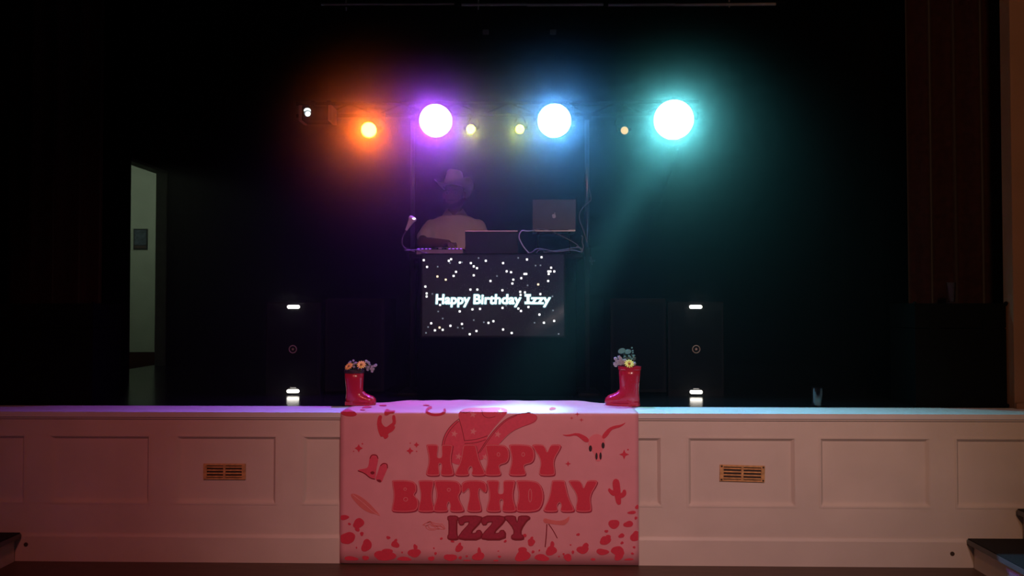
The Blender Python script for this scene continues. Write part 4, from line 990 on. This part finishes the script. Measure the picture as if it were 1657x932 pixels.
for x, y, r, k in ((570, 390, 42, 0.4), (100, 468, 24, 0.4), (178, 52, 22, 0.25), (130, 85, 15, 0.25), (212, 100, 20, 0.25)): sp.append(fill([star(900 + x / 5.18, 660 + y / 5.18, r / 5.18, 4, k)]))
sp.append(fill([circ(900 + 602 / 5.18, 660 + 350 / 5.18, 1.4, n=8)]))
for q in sp: printed('sparkle', q, red, 0)
# skull with horns, cactus
printed('skull_picture', fill([chaikin(q6([(262, 270), (300, 230), (340, 216), (385, 232), (412, 272), (402, 335), (375, 375), (388, 435), (345, 455), (325, 430), (320, 380), (282, 345)]), 2)]), mat('print_skull', (0.80, 0.20, 0.25), 0.6, var=0.04), 0)
printed('horn_picture', fill([chaikin(q6([(272, 288), (240, 287), (200, 252), (165, 228), (100, 241), (42, 224), (100, 226), (175, 207), (240, 232), (274, 260)]), 1)]), red, 1); printed('horn_picture', fill([chaikin(q6([(382, 246), (395, 215), (440, 168), (490, 148), (540, 142), (592, 118), (545, 160), (490, 174), (462, 188), (430, 238), (398, 262)]), 1)]), red, 1)
printed('skull_picture_holes', fill([circ(955.5, 725.6, 2.6, 5)]) + fill([circ(975.9, 720.8, 2.6, 5)]) + fill([circ(965.2, 738.2, 1.9, 5.8)]) + fill([circ(971.8, 737.8, 1.9, 6)]), blackp, 2)
printed('cactus_picture', fill([chaikin(q6([(470, 640), (480, 600), (505, 592), (530, 610), (540, 690), (545, 790), (540, 812), (508, 812), (490, 740)]), 2)]), red, 0.6); printed('cactus_picture_arm', fill([chaikin(q6([(430, 690), (445, 668), (465, 690), (500, 690), (500, 740), (465, 735)]), 2)]), red, 0.2); printed('cactus_picture_arm', fill([chaikin(q6([(530, 715), (555, 710), (560, 685), (585, 685), (590, 730), (560, 755), (530, 760)]), 2)]), red, 0)
# feather, wing shape, scribble, lasso lines
q3 = lambda P_: [(540 + x / 5.827, 760 + y / 5.827) for x, y in P_]
q4 = lambda P_: [(740 + x / 5.345, 820 + y / 5.345) for x, y in P_]
printed('feather_picture', fill([chaikin(q3([(150, 235), (195, 222), (275, 265), (350, 330), (400, 388), (442, 432), (430, 437), (400, 420), (345, 412), (270, 372), (208, 312)]), 2)]), salmon, 0)
printed('feather_picture_line', stroke(curve_px(q3([(180, 235), (290, 320), (380, 405), (440, 432)])), 0.8, False), palep, 1)
printed('ribbon_picture', fill([chaikin(q4([(745, 95), (800, 112), (880, 125), (940, 108), (972, 75), (968, 120), (930, 162), (870, 157), (800, 147), (745, 140)]), 2)]), salmon, 0)
printed('lasso_lines', stroke(curve_px(q4([(775, 150), (770, 250), (760, 348)])), 1.6, False) + stroke(curve_px(q4([(790, 148), (830, 205), (865, 272)])), 1.3, False), dark, 1)
sc_ = []
for r, d_, p_ in ((1.0, 0.0, 0.3), (0.75, 3.0, 1.4), (0.55, -2.0, 2.4)):
    sc_ += stroke([Vector((702 + d_ + 17 * r * math.cos(q) + 1.5 * math.sin(5 * q + p_), 851 - d_ * 0.6 + 6 * r * math.sin(q + p_) + 1.6 * math.sin(4 * q + p_))) for q in [2 * PI * k / 40 for k in range(40)]], 0.9)
printed('scribble_picture', sc_, salmon, 0)
# cow hide patches
spots = []
for x, y, a_, b_ in ((100,450,46,22),(235,505,56,46),(222,560,22,24),(148,512,14,12),(265,605,19,18),(125,645,74,60),(310,715,50,58),(215,735,8,8),(515,640,18,16),(580,705,38,32),(585,668,14,18),(645,780,8,8),(480,812,94,52),(505,775,60,30),(300,832,30,24),(165,838,64,22),(665,842,68,20),(760,785,56,44),(770,730,18,30),(920,838,28,24),(960,790,14,12),(945,740,8,8),(1015,650,13,11),(1120,675,18,12),(1182,742,40,32),(1188,705,14,20),(1100,828,58,36),(1195,830,15,14),(1255,815,10,10)):
    spots.append((540 + x / 5.827, 760 + y / 5.827, a_ / 5.827, b_ / 5.827))
for x, y, a_, b_ in ((25,440,15,13),(80,430,8,8),(85,465,35,6),(182,430,50,38),(190,380,16,28),(365,432,13,11),(335,466,20,8),(355,383,6,6),(565,428,72,45),(565,380,42,32),(640,308,36,30),(645,272,12,16),(580,250,20,16),(415,298,12,12),(655,390,14,12),(710,377,8,8),(730,440,62,30),(812,382,50,38),(820,330,20,30),(1045,240,15,12),(980,330,7,7),(880,430,7,7),(955,438,38,30),(1000,392,12,14),(920,410,10,9),(1085,372,48,38),(1110,335,28,22),(1175,455,24,10),(1355,150,42,46),(1480,150,40,28),(1290,212,15,14),(1280,292,52,36),(1305,265,26,22),(1420,250,26,20),(1540,255,40,46),(1425,312,14,12),(1255,390,50,30),(1390,385,62,42),(1395,430,40,34),(1530,350,13,9),(1515,405,12,10),(1485,455,40,9),(1545,97,14,12),(1510,50,36,15),(1556,2,16,20)):
    spots.append((740 + x / 5.345, 820 + y / 5.345, a_ / 5.345, b_ / 5.345))
spots += [(564.4, 668.5, 12.5, 5.5), (594, 658.5, 8, 1.6), (587, 663, 4, 1.2), (894, 661, 6, 2.0), (620, 655.8, 7, 1.0), (690, 655.6, 6, 0.9)]
rnd = random.Random(5)
for k, (x, y, a_, b_) in enumerate(spots):
    n = 14; ph = rnd.uniform(0, 6.28); pts = []
    for i in range(n):
        q = 2 * PI * i / n; r = 1 + 0.13 * math.sin(2 * q + ph) + 0.09 * math.sin(3 * q + 2 * ph) + rnd.uniform(-0.05, 0.05)
        px = min(1032.8, max(551.2, x + a_ * r * math.cos(q))); py = y + b_ * r * math.sin(q)
        py = min(py, 906.6 + (px - 550) * 0.0062); pts.append((px, py))
    try: printed('cow_patch', fill([chaikin(pts, 1)]), red, (k % 9) * 0.1)
    except Exception: pass

# ================================================================== red boots with flowers
rubber = mat('red_rubber', (0.44, 0.014, 0.034), 0.25, var=0.06, scale=10, coat=0.3)
rdark = mat('dark_rubber', (0.03, 0.01, 0.012), 0.5)
def boot(px, side, k, lab, yw, rot):
    c = PZ(px, 656, S); o = Vector((c.x, yw, S + 0.0055))
    Rt = rz(rot)
    def T(x, y, z): return o + Rt @ Vector((side * x * k, y * k, z * k))
    t = thing('rubber_boot', lab, 'boot', o, 'red rubber boots holding down the banner')
    sec = [((0.0, 0.0, 0.215), 0, 0.062, 0.050, 0.062), ((0.0, 0, 0.17), 0, 0.060, 0.048, 0.060), ((0.001, 0, 0.12), 0.0, 0.056, 0.044, 0.055), ((0.003, 0, 0.088), 0.10, 0.054, 0.042, 0.055), ((0.010, 0, 0.064), 0.42, 0.055, 0.041, 0.072), ((0.018, 0, 0.054), 0.70, 0.053, 0.040, 0.100), ((0.036, 0, 0.046), 0.98, 0.049, 0.040, 0.085), ((0.062, 0, 0.036), 1.25, 0.040, 0.040, 0.050), ((0.095, 0, 0.031), 1.45, 0.033, 0.042, 0.035), ((0.122, 0, 0.028), 1.6, 0.027, 0.036, 0.027), ((0.138, 0, 0.024), 1.7, 0.016, 0.022, 0.016)]
    bm = B(); n = 24; rs = []
    for (cx_, cy_, cz_), an, a_, b_, k_ in sec:
        row = []
        for i in range(n):
            q = 2 * PI * i / n; u = (a_ if math.cos(q) > 0 else k_) * math.cos(q); v = b_ * math.sin(q)
            row.append(T(cx_ + u * math.cos(an), cy_ + v, max(0.006, cz_ + u * math.sin(an))))
        rs.append(row)
    inner = [[T(0.056 * math.cos(2 * PI * i / n), 0.044 * math.sin(2 * PI * i / n), z_) for i in range(n)] for z_ in (0.13, 0.215)]
    rings(bm, [inner[0], inner[1]] + rs)
    obj('boot_shell', bm, rubber, t, smooth=True)
    bm = B(); rs = []
    for z_ in (0.0, 0.012):
        rs.append([T(0.038 + 0.101 * math.cos(2 * PI * i / n) * (1.0 if math.cos(2 * PI * i / n) > 0 else 0.96), (0.040 + 0.006 * math.cos(2 * PI * i / n)) * math.sin(2 * PI * i / n), z_) for i in range(n)])
    rings(bm, rs); obj('sole', bm, rubber, t)
    bm = B(); rings(bm, [[T(-0.052 + x, y, z_) for x, y in ((0, -0.034), (0.055, -0.036), (0.055, 0.036), (0, 0.034))] for z_ in (0.0, 0.022)]); obj('heel', bm, rubber, t, bevel=0.003)
    bm = B(); rs = []
    for r_, z_ in ((1.03, 0.203), (1.05, 0.207), (1.05, 0.222), (0.90, 0.222), (0.90, 0.203)):
        rs.append([T(0.062 * r_ * math.cos(2 * PI * i / n), 0.050 * r_ * math.sin(2 * PI * i / n), z_) for i in range(n)])
    rs.append(rs[0]); rings(bm, rs, cap=False); obj('cuff', bm, rdark if side > 0 else rubber, t, smooth=False)
    return T
petal_m = mat('yellow_petal', (0.84, 0.54, 0.05), 0.6, var=0.15, scale=60); heart_m = mat('flower_heart', (0.35, 0.12, 0.02), 0.9)
stem_m = mat('green_stem', (0.06, 0.12, 0.04), 0.7); white_m = mat('white_bloom', (0.44, 0.46, 0.52), 0.7, var=0.2, scale=80)
leaf_m = mat('eucalyptus_leaf', (0.10, 0.36, 0.34), 0.6, var=0.2, scale=40); leafd = mat('dark_leaf', (0.05, 0.11, 0.09), 0.6, var=0.3, scale=40)
def daisy(root, c, tilt, R, m, lab):
    t = thing('yellow_flower', lab, 'flower', root)
    obj('stem', tube(B(), [root, root.lerp(c, 0.5) + Vector((0.004, 0, 0)), c], 0.003, 6, 1), stem_m, t, smooth=True)
    ax = Vector(tilt).normalized(); u, v = frame(ax)
    for k in range(12):
        q = 2 * PI * k / 12; d = u * math.cos(q) + v * math.sin(q); s = ax.cross(d)
        bm = B(); P_ = [c + d * R * a_ + s * R * b_ + ax * R * h for a_, b_, h in ((0.12, -0.05, 0), (0.55, -0.17, 0.10), (0.92, -0.10, 0.06), (1.0, 0, 0.03), (0.92, 0.10, 0.06), (0.55, 0.17, 0.10), (0.12, 0.05, 0))]
        rings(bm, [P_, [p + ax * 0.0016 for p in P_]]); obj('petal', bm, m, t)
    obj('flower_heart', ell(B(), c + ax * 0.004, (R * 0.27, R * 0.27, R * 0.2), 12, 8), heart_m, t, smooth=True)
def spray(root, cs, m, name, lab, r=0.006, rim=None):
    t = thing(name, lab, 'flower', root)
    for c in cs:
        c = Vector(c); h = Vector((c.x - rim.x, c.y - rim.y, 0)); h = h.normalized() * min(h.length, 0.030)
        lo_ = Vector((rim.x + h.x * 0.9, rim.y + h.y * 0.9, rim.z - 0.02)); mid_ = Vector((rim.x + h.x * 1.3, rim.y + h.y * 1.3, max(rim.z + 0.016, (c.z + rim.z) / 2)))
        if c.z < rim.z + 0.03: mid_ = Vector((rim.x + h.x * 1.5, rim.y + h.y * 1.5, rim.z + 0.03))
        st_o = obj('stem', tube(B(), [root, lo_, mid_, c], 0.0014, 5, 1), stem_m, t, smooth=True)
        bm = B()
        for k in range(5):
            q = 2 * PI * k / 5; ell(bm, c + Vector((r * 0.8 * math.cos(q), 0, r * 0.8 * math.sin(q))), (r * 0.62, r * 0.45, r * 0.62), 7, 5)
        ell(bm, c + Vector((0, -r * 0.4, 0)), (r * 0.4, r * 0.4, r * 0.4), 6, 4)
        obj('bloom', bm, m, st_o, smooth=True)
YBt = 0.30
T = boot(573.5, 1, 1.0, 'red rubber boot with dark cuff holding two yellow flowers', YBt, 0.0)
q7 = lambda x, y, dy=0.0: PY(545 + x / 9.81, 570 + y / 9.81, YBt + dy)
root = T(0, 0, 0.135)
daisy(root.copy(), q7(195, 226, -0.024), (-0.35, -0.75, 0.75), 0.030, petal_m, 'yellow daisy leaning out over the back of the dark cuffed boot')
daisy(T(0.012, 0, 0.135), q7(390, 200, -0.02), (0.15, -0.85, 0.6), 0.031, petal_m, 'yellow daisy standing upright in the dark cuffed boot')
spray(T(-0.01, 0.012, 0.135), [q7(x, y, 0.01) for x, y in ((195, 175), (215, 155), (262, 135), (275, 185), (300, 170), (240, 195), (272, 232))], white_m, 'filler_spray', 'sprig of small white blooms behind the yellow daisies', rim=T(0, 0, 0.222))
spray(T(0.02, 0.01, 0.135), [q7(x, y, 0.01) for x, y in ((480, 150), (505, 165), (465, 140), (520, 205), (560, 225), (600, 215), (540, 260), (580, 265), (620, 205), (462, 235), (500, 240), (490, 275), (560, 300), (350, 262), (380, 268))], white_m, 'filler_spray', 'drooping sprig of small white blooms over the boot toe', 0.007, T(0, 0, 0.222))
T = boot(1017.5, -1, 1.12, 'taller red rubber boot holding eucalyptus leaves and one yellow flower', YBt, -0.25)
q8 = lambda x, y, dy=0.0: PY(970 + x / 8.475, 555 + y / 8.475, YBt + dy)
daisy(T(0.0, -0.01, 0.135), q8(408, 285, -0.045), (0.0, -0.8, 0.65), 0.033, petal_m, 'yellow flower at the rim of the taller boot')
spray(T(0.015, 0, 0.135), [q8(x, y, -0.01) for x, y in ((220, 215), (235, 245), (265, 250), (290, 215), (300, 245), (330, 245), (350, 240), (315, 260), (210, 285), (224, 306), (290, 283), (270, 195), (255, 280), (480, 284), (320, 278))], white_m, 'filler_spray', 'sprig of small white blooms in the taller boot', 0.0085, T(0, 0, 0.222))
t = thing('eucalyptus_sprig', 'eucalyptus sprig with round blue green leaves in the taller boot', 'plant', T(0, 0.01, 0.135))
rt = T(0, 0.01, 0.135)
obj('stem', tube(B(), [rt, q8(380, 230, 0.01), q8(350, 130, 0.01), q8(345, 105, 0.01)], 0.0022, 6, 1), stem_m, t, smooth=True)
def leaf(c, rx_, rz_, an, m):
    bm = B(); n = 16; P_ = []
    for i in range(n):
        q = 2 * PI * i / n; x, z_ = rx_ * math.cos(q), rz_ * math.sin(q)
        P_.append(c + Vector((x * math.cos(an) - z_ * math.sin(an), -0.25 * (x * x + z_ * z_) / max(rx_, rz_), x * math.sin(an) + z_ * math.cos(an))))
    rings(bm, [P_, [p + Vector((0, 0.0015, 0)) for p in P_]]); obj('leaf', bm, m, t)
leaf(q8(305, 108, 0.0), 0.025, 0.017, 0.35, leaf_m); leaf(q8(390, 118, -0.004), 0.022, 0.015, 0.2, leaf_m)
for x, y in ((445, 65), (456, 105), (458, 132)): leaf(q8(x, y), 0.006, 0.005, 0.4, leaf_m)
for k in range(22): leaf(q8(rnd.uniform(330, 500), rnd.uniform(150, 235), rnd.uniform(0, 0.02)), rnd.uniform(0.006, 0.012), rnd.uniform(0.004, 0.007), rnd.uniform(-1, 1), leafd if k % 3 else leaf_m)

# ================================================================== haze over the stage
hz = box(B(), -3.25, 3.25, 0.02, 3.5, S + 0.01, S + 3.0)
hm_ = bpy.data.materials.new('stage_haze'); hm_.use_nodes = True; nt = hm_.node_tree
nt.nodes.remove(nt.nodes['Principled BSDF'])
vsn = nt.nodes.new('ShaderNodeVolumeScatter'); vsn.inputs['Density'].default_value = 0.055; vsn.inputs['Anisotropy'].default_value = 0.78
nt.links.new(vsn.outputs[0], nt.nodes['Material Output'].inputs['Volume'])
ho = obj('stage_haze', hz, hm_, org=(0, 1.7, S + 0.01)); ho['kind'] = 'stuff'
tag(ho, 'thin coloured haze hanging over the stage round the lamps', 'haze')
